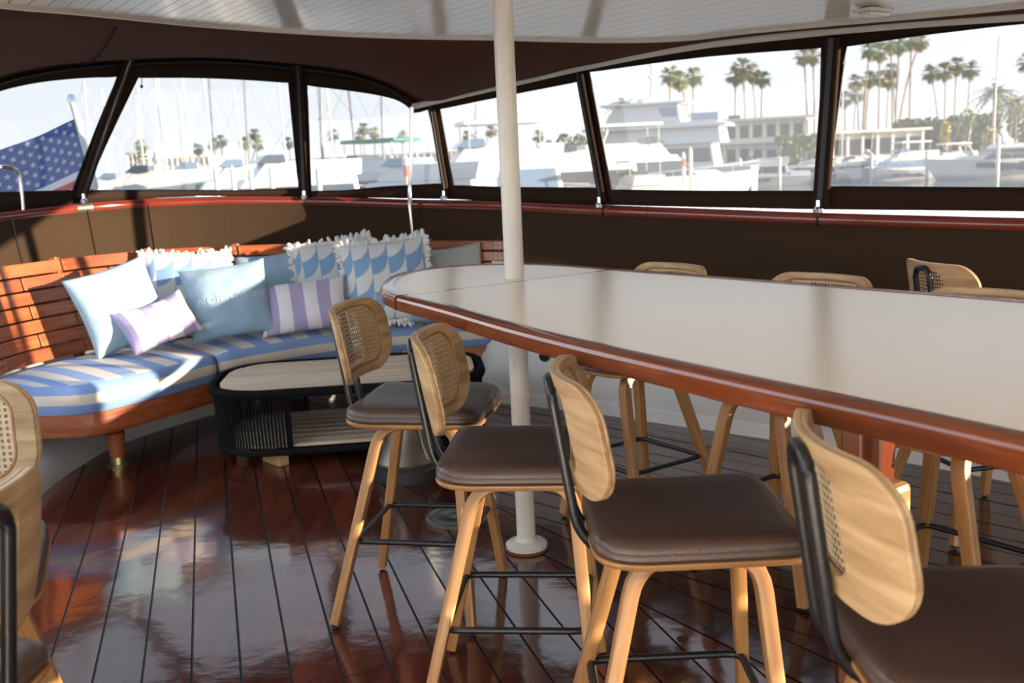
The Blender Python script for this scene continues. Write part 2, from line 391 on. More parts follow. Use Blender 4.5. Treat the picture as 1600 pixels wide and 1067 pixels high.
# ------------------------------------------------------------------ floor
region = [V((p.x, p.y, 0)) for p in F.p]
floor = struct(prism('floor', [(p.x, p.y) for p in region], -.06, -.006, CAULK))
nl = V((NB.x, NB.y, 0))
star = clip(region, nl, C0-.08); port = clip(region, -nl, -(C0+.08))
def lay(poly, ang, pitch, gap, mat, jit):
    d = V((-math.sin(math.radians(ang)), math.cos(math.radians(ang)), 0)); n = V((d.y, -d.x, 0))
    cs = [n.dot(p) for p in poly]; c = min(cs)
    while c < max(cs):
        q = clip(clip(poly, n, c+pitch-gap), -n, -c)
        c += pitch
        if len(q) < 3: continue
        us = [d.dot(p) for p in q]; u0, u1 = min(us), max(us)
        cuts = [u0-1, u0+(u1-u0)*random.uniform(.3, .7), u1+1] if u1-u0 > 2.4 else [u0-1, u1+1]
        for ca, cb in zip(cuts, cuts[1:]):
            r = clip(clip(q, d, cb-.002), -d, -(ca+.002))
            r = [p for i, p in enumerate(r) if (p-r[i-1]).length > 1e-4]
            if len(r) < 3: continue
            dz = random.uniform(-jit, 0)
            o = prism('plank', [(p.x, p.y) for p in r], -.03, dz, mat, floor)
lay(star, 16.5, .131, .0075, PLANK, .0012)
lay(port, 45., .118, .008, PLANKP, .0016)
kp = clip(clip(region, nl, C0+.072), -nl, -(C0-.072))
prism('plank', [(p.x, p.y) for p in kp], -.03, 0, PLANKP, floor)
for px, py in ((1066, 998), (1108, 981), (945, 902)):
    p = onz(px, py, 0.0008)
    lathe('bolt_plug', [(.016, -.002), (.016, .0006), (.011, .001), (.002, .001)], CAULK, floor, p, 14)

# ------------------------------------------------------------------ bulwark walls
n = 160
s0, s1 = 0.2, F.len-.2
def ruled(name, A, B, k, mat, thick=.01):
    rows = [[a.lerp(b, j/k) for a, b in zip(A, B)] for j in range(k+1)]
    return grid(name, rows, mat, None, True, None, thick)
Fa = [F.at(s0+(s1-s0)*i/n) for i in range(n+1)]
Ra = []
for i, p in enumerate(Fa):
    q = p+inward(F, s0+(s1-s0)*i/n)*-.35
    s = R.snear(q); Ra.append(W(s, R.at(s).z, .045))
def part_wall(name, i0, i1, zf):
    A = [V((p.x, p.y, -.02)) for p in Fa[i0:i1+1]]; B = []
    for p, r in zip(Fa[i0:i1+1], Ra[i0:i1+1]):
        z = zf(r); B.append(p.lerp(V((r.x, r.y, 0)), .62)+V((0, 0, z)))
    return struct(ruled(name, A, B, 4, BULW, .02))
ia = min(range(n+1), key=lambda i: (Fa[i]-V((-.25, 5.72, 0))).length)
part_wall('wall_starboard', 0, ia, lambda r: .50)
part_wall('wall_port', ia, n, lambda r: r.z-.385)
# low painted kerb along the port side, with painted blocks let into the wall above it
sk0 = F.snear((-.35, 5.78, 0)); sk1 = F.snear((3.2, 2.25, 0))
kerb = swp('baseboard_port', [F.at(sk0+(sk1-sk0)*i/50)+V((0, 0, .03)) for i in range(51)], [(-.018, -.035), (.06, -.035), (.06, .035), (.0, .045), (-.018, .03)], BULW, None, False)
struct(kerb)
wallp = bpy.data.objects['wall_port']
sB0 = F.snear((1.5, 4.36, 0)); k = 0
while k < 9:
    a = sB0+k*.2; pp = [F.at(a+.006+.188*i/4)+inward(F, a)*.0 for i in range(5)]
    pp = [p+inward(F, a)*-.035 for p in pp]
    ob = swp('block', [p+V((0, 0, .15)) for p in pp], [(-.02, -.065), (.028, -.065), (.028, .06), (-.02, .065)], WHITEP, wallp, False); bev(ob, .006); k += 1
# cream ledge along the top of the port bulwark
sl0 = R.snear((-.1, 6.0, 0)); sl1 = R.snear((3.4, 2.45, 0))
struct(swp('trim_1', shifted(R, sl0, sl1, 50, .115, None, -.36), rrect(.03, .022, .008), WHITEP))
# weather cloth hanging from the cap rail
struct(ruled('wall_weather_cloth', shifted(R, .2, R.len-.2, 200, .035, None, -.01), shifted(R, .2, R.len-.2, 200, .09, None, -.42), 3, CANVL, .006))
struct(ruled('wall_weather_cloth_lower', shifted(R, R.snear((-2.8, 4.0, 0)), R.snear((0., 5.95, 0)), 80, .09, None, -.42), shifted(R, R.snear((-2.8, 4.0, 0)), R.snear((0., 5.95, 0)), 80, .14, .45), 2, CANVL, .006))
# vertical seams of the weather cloth
for px in (8, 132, 232):
    s, _ = wallhit(px, 350); p0 = W(s, R.at(s).z-.03, .045); p1 = W(s, R.at(s).z-.40, .095)
    swp('seam', [p0, p1], circ(.006, 6), BIND if px < 20 else CANVL, bpy.data.objects['wall_weather_cloth'])

# cap rail
rail = thing('cap_rail', 'varnished mahogany cap rail running round the stern under the windows', 'rail')
rs = rrect(.10, .062, .028, 4)
sA = .2; cuts = [sA, wallhit(124, 325)[0], wallhit(1020, 330)[0], R.len-.2]
for a, b in zip(cuts, cuts[1:]):
    swp('rail_length', shifted(R, a+.0015, b-.0015, int((b-a)*14)+4, 0, None, -.035), rs, RAILW, rail)
s = cuts[1]; swp('joint_band', shifted(R, s-.045, s+.06, 4, 0, None, -.035), rrect(.104, .066, .029, 4), BRONZE, rail)['label'] = 'dull metal joint band on the cap rail'
for px in (950, 1281):
    s = wallhit(px, 330)[0]; p = W(s, R.at(s).z-.035)
    t = R.tan(s); a = inward(R, s)
    ring = [p+a*.056*math.cos(q*2*PI/16)+V((0, 0, .046*math.sin(q*2*PI/16)))+t*.01*math.sin(q*2*PI/16+1) for q in range(16)]
    swp('cord_loop', ring, circ(.0035, 6), BIND, rail, closed=True, bn=tuple(t))

# ------------------------------------------------------------------ ceiling
def cz(p): return 1.79+.25*math.exp(-bof(p)**2/2.1)
def onceil(px, py):
    d = ray(px, py); lim = .955
    try: s_, z_ = wallhit(px, py); T = ((R.at(s_)-EYE).xy.length)/d.xy.length*lim
    except Exception: T = 6/d.xy.length
    p = None
    for i in range(40, 401):
        p = EYE+d*(T*i/400)
        if p.z >= cz(p): break
    p = p.copy(); p.z = cz(p); return p
edge_px = [(0, 5), (110, 16), (205, 26), (300, 36), (420, 46), (540, 53), (660, 57), (780, 59), (940, 62), (1060, 61), (1165, 57), (1300, 46), (1450, 35), (1600, 22)]
E0 = [onceil(*q) for q in edge_px]
def c3(s, b): 
    p = sb(s, b); p.z = cz(p); return p
lead = [c3(-2.2, -2.75), c3(-.5, -2.72), c3(1., -2.6), c3(2.0, -2.35), c3(2.8, -2.0)]
lead = [p for p in lead if AX.dot(p) < AX.dot(E0[0])-.25]
tail = [(2.75, 3.1), (3.4, 2.2), (4.0, 1.2), (4.5, .1), (4.95, -1.2)]
tail = [V((x, y, cz((x, y)))) for x, y in tail]
E = Curve(crom(lead+E0+tail, 6))
cpoly = [V((p.x, p.y, 0)) for p in E.p]
ceil = struct(mesh('ceiling', [], [], CEILP))
vs = []; fs = []
for p in cpoly: vs.append(V((p.x, p.y, cz(p)+.05)))
for p in cpoly: vs.append(V((p.x, p.y, cz(p)+.09)))
nn = len(cpoly)
# roof deck above the boards: strips across, so that it keeps the camber
def strips(poly, w, gap, dz0, dz1, mat, name, parent):
    cs = [nl.dot(p) for p in poly]; c = C0+math.floor((min(cs)-C0)/w)*w; out = []
    while c < max(cs):
        q = clip(clip(poly, nl, c+w-gap), -nl, -c); c += w
        q = [p for i, p in enumerate(q) if (p-q[i-1]).length > 1e-4]
        if len(q) < 3: continue
        m = len(q)
        a = [V((p.x, p.y, cz(p)+dz0)) for p in q]+[V((p.x, p.y, cz(p)+dz1)) for p in q]
        f = [tuple(range(m-1, -1, -1)), tuple(range(m, 2*m))]+[(i, (i+1) % m, m+(i+1) % m, m+i) for i in range(m)]
        out.append((a, f))
        if parent: mesh(name, a, f, mat, parent)
    return out
mb = MB()
for a, f in strips(cpoly, .25, 0, .018, .07, CEILP, '', None): mb.add(a, f)
roof = mb.build('ceiling_backing', CEILP, ceil)
strips(cpoly, .066, .0045, 0, .017, CEILP, 'board', ceil)
lip = []
struct(swp('trim_2', [p+V((0, 0, .018)) for p in E.p], [(-.012, -.03), (.012, -.03), (.014, .06), (-.014, .06)], EDGEP))
# small ceiling lamp
lp = onceil(1365, 13)
lamp = thing('ceiling_lamp', 'small flat white lamp on the planked ceiling at the upper right', 'lamp', lp, math.radians(35))
o = box('base', (0, 0, -.008), (.15, .09, .014), WHITEP, lamp, 0, .004)
o = box('diffuser', (0, 0, -.022), (.12, .065, .014), plain('lamp_lens', (.8, .74, .62), .3), lamp, 0, .005)

# ------------------------------------------------------------------ canopy: window panels, posts, awning
wins = [
 ([(-60, 163), (0, 141), (60, 128), (130, 121), (184, 120)], [(-60, 303), (0, 301), (113, 298)], [(-60, 142), (0, 119), (60, 106), (118, 98), (200, 92)], [(-60, 340), (0, 333), (122, 317)]),
 ([(215, 121), (300, 121), (380, 124), (451, 129)], [(133, 298), (250, 297), (370, 298), (467, 294)], [(200, 92), (300, 89), (380, 91), (466, 100)], [(122, 317), (300, 306), (476, 308)]),
 ([(480, 133), (560, 143), (605, 151), (630, 160), (650, 176), (662, 172), (676, 170)], [(486, 299), (540, 298), (600, 292), (691, 287)], [(466, 100), (540, 108), (600, 125), (640, 147), (667, 162)], [(476, 308), (600, 309), (701, 311)]),
 ([(688, 170), (780, 151), (904, 127)], [(710, 290), (800, 293), (936, 294)], [(667, 162), (800, 133), (912, 107)], [(701, 311), (800, 315), (947, 320)]),
 ([(922, 112), (1100, 88), (1285, 74)], [(957, 297), (1100, 299), (1280, 299)], [(912, 107), (1100, 69), (1303, 44)], [(947, 320), (1100, 324), (1287, 327)]),
 ([(1323, 72), (1420, 57), (1500, 47), (1600, 36), (1780, 24)], [(1294, 292), (1600, 294), (1780, 296)], [(1303, 44), (1450, 34), (1600, 25), (1840, 8)], [(1287, 327), (1600, 330), (1840, 336)]),
]
def resamp(P, n):
    c = [0.]
    for a, b in zip(P, P[1:]): c.append(c[-1]+(V(b)-V(a)).length)
    out = []
    for i in range(n+1):
        t = c[-1]*i/n; j = 0
        while j < len(c)-2 and c[j+1] < t: j += 1
        f = (t-c[j])/max(c[j+1]-c[j], 1e-9); out.append(V(P[j]).lerp(V(P[j+1]), f))
    return out
header = []
for wi, (it, ib, ot, ob) in enumerate(wins):
    k = 22
    sz = lambda P: [wallhit(*q) for q in P]
    smooth_i = [tuple(q) for q in crom([V((a, b, 0)) for a, b in it], 4)]
    IT = sz([(q[0], q[1]) for q in resamp([(a, b) for a, b, _ in smooth_i], k)]); IB = sz(resamp(ib, k))
    OT = sz(resamp(ot, k)); OB = sz(resamp(ob, k))
    win = struct(mesh('window_%d' % (wi+1), [], [], CANV))
    header += [W(s, z) for s, z in OT[(1 if wi else 0):]]
    m = 8
    def loop(T, B):
        L = list(T)
        L += [(T[-1][0]+(B[-1][0]-T[-1][0])*i/m, T[-1][1]+(B[-1][1]-T[-1][1])*i/m) for i in range(1, m)]
        L += list(reversed(B))
        L += [(B[0][0]+(T[0][0]-B[0][0])*i/m, B[0][1]+(T[0][1]-B[0][1])*i/m) for i in range(1, m)]
        return L
    LI, LO = loop(IT, IB), loop(OT, OB); q = len(LI)
    cm = CANVB
    vs = [W(s, z, .004) for s, z in LO]+[W(s, z, .004) for s, z in LI]
    fs = [(i, (i+1) % q, q+(i+1) % q, q+i) for i in range(q)]
    o = mesh('canvas_border', vs, fs, cm, win, True); md = o.modifiers.new('s', 'SOLIDIFY'); md.thickness = .005; md.offset = 0
    swp('hem', [W(s, z, .006) for s, z in LI], circ(.005, 6), BIND, win, closed=True)
    rows = [[W(a[0]+(b[0]-a[0])*j/6, a[1]+(b[1]-a[1])*j/6, .0) for a, b in zip(IT, IB)] for j in range(7)]
    grid('pane', rows, PANE, win)
# unseen curtain added to block low sun; strip below lets it reach stool legs
sc0 = wallhit(1838, 300)[0]; sc1 = R.snear((5.2, -.9, 0)); win = struct(mesh('window_7', [], [], CANV))
fr_ = [sc0+(sc1-sc0)*i/40 for i in range(41)]
grid('canvas_border', [[W(s, z, .004) for s in fr_] for z in (1.27, 1.55, 2.0)], CANV, win, True, None, .005)
grid('pane', [[W(s, z) for s in fr_] for z in (R.at(sc0).z, 1.27)], PANE, win)
posts = [((200, 93), (122, 311), 'slanted canvas-covered canopy post beside the striped flag'), ((466, 103), (476, 305), 'canvas-covered canopy post in the middle of the stern windows'),
         ((678, 165), (702, 305), 'narrow canopy post just right of the bent steel tube'), ((911, 112), (948, 316), 'dark leaning canopy post right of the white pole'), ((1305, 60), (1286, 322), 'broad dark canopy post right of the marina building')]
for i, (a, b, lab) in enumerate(posts):
    (s_a, z_a), (s_b, z_b) = wallhit(*a), wallhit(*b)
    P = [W(s_a+(s_b-s_a)*j/8, z_a+(z_b-z_a)*j/8, .028) for j in range(9)]
    pt = thing('canopy_post', lab, 'post', W(s_b, z_b, .028)); 
    loc = pt.location.copy(); P = [p-loc for p in P]
    w = [.062, .055, .04, .05, .075][i]
    iv = inward(R, (s_a+s_b)/2)
    swp('canvas_sleeve', P, rrect(w, .034, .013, 3), CANVB, pt, bn=tuple(iv))
    swp('binding', [p+iv*.0185 for p in P], rrect(w*.34, .006, .002, 2), BIND, pt, bn=tuple(iv))
    lathe('foot_fitting', [(.022, -.004), (.024, .012), (.013, .022), (.012, .05), (.003, .055)], CHROME, pt, P[-1]+iv*.03+V((0, 0, -.02)), 12)
# toggle cord hanging from the first post
p0 = [o for o in COL.objects if o.name == 'canopy_post'][0]; c0 = W(*wallhit(215, 112), .05)-p0.location
swp('toggle_cord', [c0+V((0, 0, .0)), c0+V((.008, 0, -.04)), c0+V((.0, 0, -.085))], circ(.0025, 6), BIND, p0, bn=(0, 1, 0))
lathe('toggle', [(.003, -.012), (.009, -.008), (.009, .004), (.003, .008)], BIND, p0, c0+V((0, 0, -.09)), 8)
# tent awning from the header up to the ceiling edge
def yedge(x):
    P = [(-80, -4)]+edge_px+[(1760, 8)]
    for (x0, y0), (x1, y1) in zip(P, P[1:]):
        if x <= x1: return y0+(y1-y0)*(x-x0)/(x1-x0)
    return 8
H = Curve(crom([(p.x, p.y, p.z) for p in header[::6]], 3))
def pxof(p):
    d = p-EYE; return 800+FPX*d.dot(RT)/d.dot(FW)
Hs = [H.at(H.len*i/140) for i in range(141)]
Es = []
for p in Hs:
    x = min(max(pxof(p), -80), 1760); q = onceil(x, yedge(x)); q.z += .012; Es.append(q)
rows = []
for j in range(9):
    t = j/8; r = []
    for a, b in zip(Hs, Es):
        p = a.lerp(b, t); p.z -= .05*math.sin(PI*t)*min(1, (a-b).length/1.2)
        p.z += .006*mnoise.noise(V((p.x*3, p.y*3, 0)))
        r.append(p)
    rows.append(r)
aw = struct(grid('ceiling_awning', rows, CANV, None, True, None, .004))
# arch tube in its sleeve along the stern header
hs0, hs1 = 0, H.snear(W(*wallhit(640, 150)))
swp('arch_sleeve', [H.at(hs0+(hs1-hs0)*i/60)+V((0, 0, .012)) for i in range(61)], circ(.02, 8), CANV, aw)
swp('arch_binding', [H.at(hs0+(hs1-hs0)*i/60)+inward(R, R.snear(H.at(hs0+(hs1-hs0)*i/60)))*.02+V((0, 0, -.03)) for i in range(61)], circ(.009, 6), BIND, aw)
swp('arch_binding', [H.at(hs0+(hs1-hs0)*i/60)+inward(R, R.snear(H.at(hs0+(hs1-hs0)*i/60)))*.02+V((0, 0, .035)) for i in range(61)], circ(.007, 6), BIND, aw)
for px, q in ((125, (190, 24)), (490, (660, 57))):
    a = W(*wallhit(px, 100)); b = onceil(*q)
    swp('awning_seam', [a.lerp(b, i/10)+V((0, 0, -.05*math.sin(PI*i/10)*min(1, (a-b).length/1.2)-.004)) for i in range(1, 10)], circ(.004, 6), CANVD, aw)
# white tube along the port header
tb = thing('canopy_tube', 'long white tube along the top of the port side windows', 'tube')
tp = [W(*wallhit(*q), .05) for q in ((655, 166), (725, 150), (800, 133), (900, 110), (1000, 89), (1100, 72), (1165, 64), (1300, 50), (1450, 37), (1600, 27), (1780, 15))]
swp('tube', crom(tp, 5), circ(.019, 10), POLEP, tb)
lathe('end_cap', [(.003, -.004), (.021, 0), (.021, .03), (.003, .034)], POLEP, tb, tp[0]+V((0, 0, -.016)), 12)
# bent steel tube at the corner
pts = [(656, 168), (655, 215), (653, 270), (652, 298), (655, 325), (660, 374)]
zs = []
P = [W(*wallhit(*q), .10 if i < 4 else .12) for i, q in enumerate(pts)]
st = swp('steel_tube', crom(P, 5), circ(.0135, 10), STEEL)
tag(st, 'bent stainless tube standing in the stern corner above the bench', 'tube')
# steel staple at the far left
a = [W(*wallhit(*q), .12) for q in ((-30, 262), (-6, 266), (3, 285), (7, 329))]
tag(swp('grab_handle', crom(a, 6), circ(.011, 8), STEEL), 'short steel grab handle at the left edge of the photo', 'handle')

# ------------------------------------------------------------------ stern bench
bench = thing('stern_bench', 'curved varnished mahogany bench round the stern with slatted back', 'bench')
BB = Curve(crom([(-2.50, 4.30, .46), (-2.46, 4.82, .46), (-2.36, 5.14, .46), (-2.2, 5.45, .46), (-1.94, 5.73, .46), (-1.6, 5.9, .46), (-1.2, 6.03, .46), (-.77, 6.08, .46), (-.33, 6.01, .46), (.0, 5.88, .46)], 8))
BT = Curve(crom([(-2.62, 4.30, .968), (-2.56, 4.92, .965), (-2.46, 5.26, .962), (-2.31, 5.58, .96), (-2.04, 5.88, .955), (-1.68, 6.05, .945), (-1.24, 6.17, .93), (-.77, 6.21, .92), (-.33, 6.13, .91), (.02, 5.98, .905)], 8))
FRT = Curve(crom([(-2.42, 4.46, 0), (-2.2, 4.46, 0), (-2.0, 4.45, 0), (-1.87, 4.53, 0), (-1.7, 4.78, 0), (-1.5, 5.13, 0), (-1.29, 5.35, 0), (-.98, 5.58, 0), (-.45, 5.70, 0), (-.14, 5.75, 0), (-.02, 5.80, 0)], 8))
NS = 7
jo = [0, .13, .285, .43, .56, .71, .86, 1.]
for i in range(NS):
    v0, v1 = (i+.06)/NS, (i+.94)/NS
    js = jo if i % 2 == 0 else [0, .06, .21, .36, .50, .64, .79, .93, 1.]
    for a, b in zip(js, js[1:]):
        m = 10; rows = []
        vs = []; fs = []; uv = []
        for j in range(m+1):
            f = a+.0012+(b-a-.0024)*j/m
            p, q = BB.at(BB.len*f), BT.at(BT.len*f); t = BB.tan(BB.len*f); iv = V((t.y, -t.x, 0))
            lo, hi = p.lerp(q, v0), p.lerp(q, v1)
            for c, vv in ((lo+iv*.011, 0), (hi+iv*.011, .06), (hi-iv*.011, .08), (lo-iv*.011, .14)): vs.append(c); uv.append((f*BB.len, vv))
            if j:
                k0, k1 = (j-1)*4, j*4
                for e in range(4): fs.append((k0+e, k0+(e+1) % 4, k1+(e+1) % 4, k1+e))
        fs += [(3, 2, 1, 0), (m*4, m*4+1, m*4+2, m*4+3)]
        bev(mesh('slat', vs, fs, BENCHW, bench, False, uv), .004, 2)
# back posts behind the slats, plugs on the slat joints
for f in (.02, .13, .285, .43, .56, .71, .86, .98):
    p, q = BB.at(BB.len*f), BT.at(BT.len*f); t = BB.tan(BB.len*f); iv = V((t.y, -t.x, 0))
    swp('back_post', [p-iv*.035+V((0, 0, -.12)), q-iv*.035], rrect(.05, .045, .006, 1), BENCHW, bench, False)
    mb = MB()
    for i in range(NS):
        for dx in (-.014, .014):
            for v in (.3, .7):
                c = p.lerp(q, (i+v)/NS)+iv*.0115+t*dx
                mb.sweep([c, c+iv*.003], circ(.006, 8))
    ob = mb.build('brass_plug', BRASS, bench); ob['kind'] = 'stuff'
# seat board and apron
m = 60
def along(Cv, i): return Cv.at(Cv.len*i/m)
vs = []; fs = []; uv = []
for i in range(m+1):
    a = along(FRT, i); b = along(BB, i)
    for q in (V((a.x, a.y, .31)), V((b.x, b.y, .31)), V((b.x, b.y, .28)), V((a.x, a.y, .28))): vs.append(q); uv.append((i*.06, q.z))
    if i:
        for e in range(4): fs.append(((i-1)*4+e, (i-1)*4+(e+1) % 4, i*4+(e+1) % 4, i*4+e))
mesh('seat_board', vs, fs, BENCHW, bench, False, uv)
swp('apron', [along(FRT, i)+inward(FRT, FRT.len*i/m)*-.02+V((0, 0, .255)) for i in range(m+1)], rrect(.026, .105, .006, 2), BENCHW, bench)
for q in ((-1.93, 4.68), (-.62, 5.72), (-2.28, 4.56), (-1.33, 5.44)):
    lg = lathe('leg', [(.030, .03), (.034, .05), (.040, .11), (.044, .16), (.046, .165), (.030, .17), (.046, .178), (.050, .188), (.046, .198), (.033, .203), (.046, .212), (.05, .22)], BENCHW, bench, (q[0], q[1], 0), 20)
    box('leg_block', (q[0], q[1], .265), (.105, .105, .11), BENCHW, bench, math.radians(-25), .005)
    lathe('leg_shoe', [(.055, 0), (.055, .008), (.036, .012), (.033, .045), (.028, .046)], BRASS, bench, (q[0], q[1], 0), 20)
# cushions
def cushion(f0, f1, lab):
    n = 40; prof = 9
    vs = []; uv = []; fs = []; mi = []
    z0, z1, r = .312, .455, .03
    ring = []
    for i in range(n+1):
        f = f0+(f1-f0)*i/n
        a = FRT.at(FRT.len*f); b = BB.at(BB.len*f)
        a = V((a.x, a.y, 0)); b = V((b.x, b.y, 0)); d = (b-a); d = d*(1-.03/d.length)
        e = 0.
        if i in (0, n): e = .025
        row = []
        u = FRT.len*f
        # front bottom -> front top -> top -> back
        pts = [(.004, z0, 0.0), (-.014, z0+.03, .22), (-.018, (z0+z1)/2, .5), (-.012, z1-.03, .80), (.012, z1-.006, .97), (.05, z1, 1.2)]
        puff = .012*math.sin(PI*i/n)
        dn = d.normalized()
        for off, z, vv in pts: row.append((a+dn*(off+e)+V((0, 0, z-(e*.5 if z > .4 else 0))), (u, vv)))
        for t in (.35, .65, .95): row.append((a+d*t+V((0, 0, z1+puff*math.sin(PI*t)+.004*mnoise.noise(V((u*5, t*4, 0)))-e*.4)), (u*1., 1.3)))
        row.append((a+d+V((0, 0, z0)), (u, 1.3)))
        ring.append(row)
    mm = len(ring[0])
    for row in ring:
        for p, q in row: vs.append(p); uv.append(q)
    for i in range(n):
        for j in range(mm-1):
            fs.append((i*mm+j, (i+1)*mm+j, (i+1)*mm+j+1, i*mm+j+1)); mi.append(1 if j < 4 else 0)
        fs.append((i*mm+mm-1, (i+1)*mm+mm-1, (i+1)*mm, i*mm)); mi.append(0)
    fs.append(tuple(range(mm-1, -1, -1))); mi.append(1); fs.append(tuple(n*mm+j for j in range(mm))); mi.append(1)
    o = mesh('bench_cushion', vs, fs, None, None, True, uv, [CUSHT, CUSHS], mi); fixn(o)
    return tag(o, lab, 'cushion', 'striped cushions along the stern bench')
fj = FRT.snear((-1.515, 5.11, 0))/FRT.len
cushion(.0, fj-.003, 'sunlit blue and cream striped seat cushion at the left end of the bench')
cushion(fj+.003, .985, 'long blue and cream striped seat cushion behind the coffee table')

# ------------------------------------------------------------------ throw pillows
def pillow(name, lab, base, az, tilt, w, h, T, mat, roll=0., fringe=False, seed=0, slump=0.):
    """base = bottom centre; az = heading of the front normal; tilt = lean back"""
    K = 22; rnd = random.Random(seed)
    root = thing(name, lab, 'pillow', base, 0., 'throw pillows on the stern bench')
    nrm = V((math.cos(az), math.sin(az), 0)); side = V((-nrm.y, nrm.x, 0))
    upv = (V((0, 0, 1))*math.cos(tilt)-nrm*math.sin(tilt)).normalized(); nf = side.cross(upv).normalized()
    if nf.dot(nrm) < 0: nf = -nf
    cr, sr = math.cos(roll), math.sin(roll)
    s2 = side*cr+upv*sr; u2 = upv*cr-side*sr
    lift = h/2*abs(cr)+w/2*abs(sr)*.8
    def P(x, y, sgn):
        px = x*(1-.07*(1-y*y)) ; py = y*(1-.07*(1-x*x))
        th = T*max(0, (1-abs(x)**2.6)*(1-abs(y)**2.6))**.55
        wr = .010*mnoise.noise(V((x*3+seed, y*3, seed*.7)))+.005*mnoise.noise(V((x*8, y*8+seed, 3)))
        ed = max(0, min(1, 3*min(1-abs(x), 1-abs(y))))
        sag = -.04*slump*(1-x*x)*max(0, y)
        return s2*(px*w/2)+u2*(py*h/2+sag+lift*0)+V((0, 0, lift))+nf*(sgn*(th/2+wr*ed)+.012*mnoise.noise(V((x*1.5+seed, y*1.5, 9))))
    vs = []; fs = []; uv = []
    for sgn in (1, -1):
        o = len(vs)
        for j in range(K+1):
            for i in range(K+1):
                x, y = 2*i/K-1, 2*j/K-1
                x = math.copysign(1-(1-abs(x))**1.25, x) if x else 0; y = math.copysign(1-(1-abs(y))**1.25, y) if y else 0
                vs.append(P(x, y, sgn)); uv.append((x*w/2+.5, y*h/2+.5))
        for j in range(K):
            for i in range(K):
                a = o+j*(K+1)+i; f = (a, a+1, a+K+2, a+K+1); fs.append(f if sgn > 0 else f[::-1])
    co_ = mesh('cover', vs, fs, mat, root, True, uv)
    bm = bmesh.new(); bm.from_mesh(co_.data); bmesh.ops.remove_doubles(bm, verts=bm.verts, dist=.0008); bmesh.ops.recalc_face_normals(bm, faces=bm.faces); bm.to_mesh(co_.data); bm.free()
    for p_ in co_.data.polygons: p_.use_smooth = True
    if fringe:
        mb = MB(); nf_ = 60
        for e in range(4):
            for k in range(nf_):
                t = 2*(k+rnd.random())/nf_-1
                x, y = ((t, 1), (1, t), (t, -1), (-1, t))[e]
                p = P(x, y, 1); c = (s2*x*w+u2*y*h).normalized()
                out = (s2*(x if e in (1, 3) else .15*x)+u2*(y if e in (0, 2) else .15*y)).normalized()
                l = rnd.uniform(.012, .026); jit = V((rnd.uniform(-1, 1), rnd.uniform(-1, 1), rnd.uniform(-1, 1)))*.012
                mb.sweep([p-out*.006, p+out*l*.5+jit, p+out*l+jit*1.6], circ(.009, 5), scale=[1., 1.3, .6])
        fo = mb.build('fringe', FRINGE, root, True); fo['kind'] = 'stuff'; fo['label'] = 'white tufted fringe'
    return root, P
d2r = math.radians
def seat_at(px, py, z=.455): return onz(px, py, z)
def pil(px, py, **k): 
    b = seat_at(px, py); return b
pillow('throw_pillow', 'large plain pale blue pillow, leftmost on the bench', seat_at(190, 557)+V((0, .06, 0)), d2r(-52), d2r(17), .44, .44, .17, PBLUE, d2r(13), seed=1)
pillow('throw_pillow', 'small white pillow with lilac stripes in front of the leftmost blue pillow', seat_at(252, 553), d2r(-58), d2r(36), .39, .27, .13, PLILAC, d2r(16), seed=2, slump=.6)
pillow('throw_pillow', 'white fringed scallop-print pillow behind the lettered blue pillow', seat_at(290, 527)+V((.03, .05, 0)), d2r(-68), d2r(20), .48, .48, .15, PSCAL, d2r(-3), True, seed=3)
_, PP = pillow('throw_pillow', 'blue pillow lettered NORTHWIND beside the joint of the cushions', seat_at(362, 534)+V((0, .02, 0)), d2r(-72), d2r(22), .46, .42, .17, PBLUE2, d2r(5), seed=4)
pillow('throw_pillow', 'plain sky blue pillow standing behind the lilac striped oblong pillow', seat_at(428, 515)+V((0, .10, 0)), d2r(-80), d2r(18), .42, .44, .13, PBLUE2, d2r(3), seed=5)
pillow('throw_pillow', 'oblong pillow with broad lilac and white stripes', seat_at(480, 523), d2r(-80), d2r(24), .50, .30, .14, PLILAC, d2r(4), seed=6)
pillow('throw_pillow', 'fringed scallop-print pillow behind the oblong lilac pillow', seat_at(525, 510)+V((0, .10, 0)), d2r(-82), d2r(17), .47, .49, .13, PSCAL, d2r(5), True, seed=7)
pillow('throw_pillow', 'fringed scallop-print pillow nearest the table tip', seat_at(610, 510)+V((0, -.02, 0)), d2r(-84), d2r(20), .50, .50, .16, PSCAL, d2r(4), True, seed=8)
pillow('throw_pillow', 'pale sage pillow, rightmost on the bench behind the table tip', seat_at(690, 500)+V((.06, .08, 0)), d2r(-92), d2r(18), .42, .42, .12, PSAGE, d2r(6), seed=9)
pillow('throw_pillow', 'slate blue pillow lying low behind the table edge', seat_at(688, 508), d2r(-88), d2r(48), .34, .22, .12, PTEAL, 0, seed=10)
# lettering laid on the pillow front
cu = bpy.data.curves.new('lettering', 'FONT'); cu.body = 'NORTHWIND'; cu.size = .062; cu.align_x = 'CENTER'; cu.align_y = 'CENTER'; cu.space_character = 1.08; cu.offset = -.0012
to = bpy.data.objects.new('lettering_src', cu); COL.objects.link(to)
dg = bpy.context.evaluated_depsgraph_get(); me = bpy.data.meshes.new_from_object(to.evaluated_get(dg))
bpy.data.objects.remove(to)
me.name = 'lettering'; me.materials.clear(); me.materials.append(LETTER)
bm = bmesh.new(); bm.from_mesh(me); bmesh.ops.subdivide_edges(bm, edges=[e for e in bm.edges if e.calc_length() > .012], cuts=2); bmesh.ops.triangulate(bm, faces=bm.faces)
par = [o for o in COL.objects if o.name.startswith('throw_pillow') and 'NORTHWIND' in o['label']][0]
for v in bm.verts:
    x, y = (v.co.x+.03)/.23, (v.co.y-.005)/.21
    v.co = PP(max(-.97, min(.97, x)), y, 1)
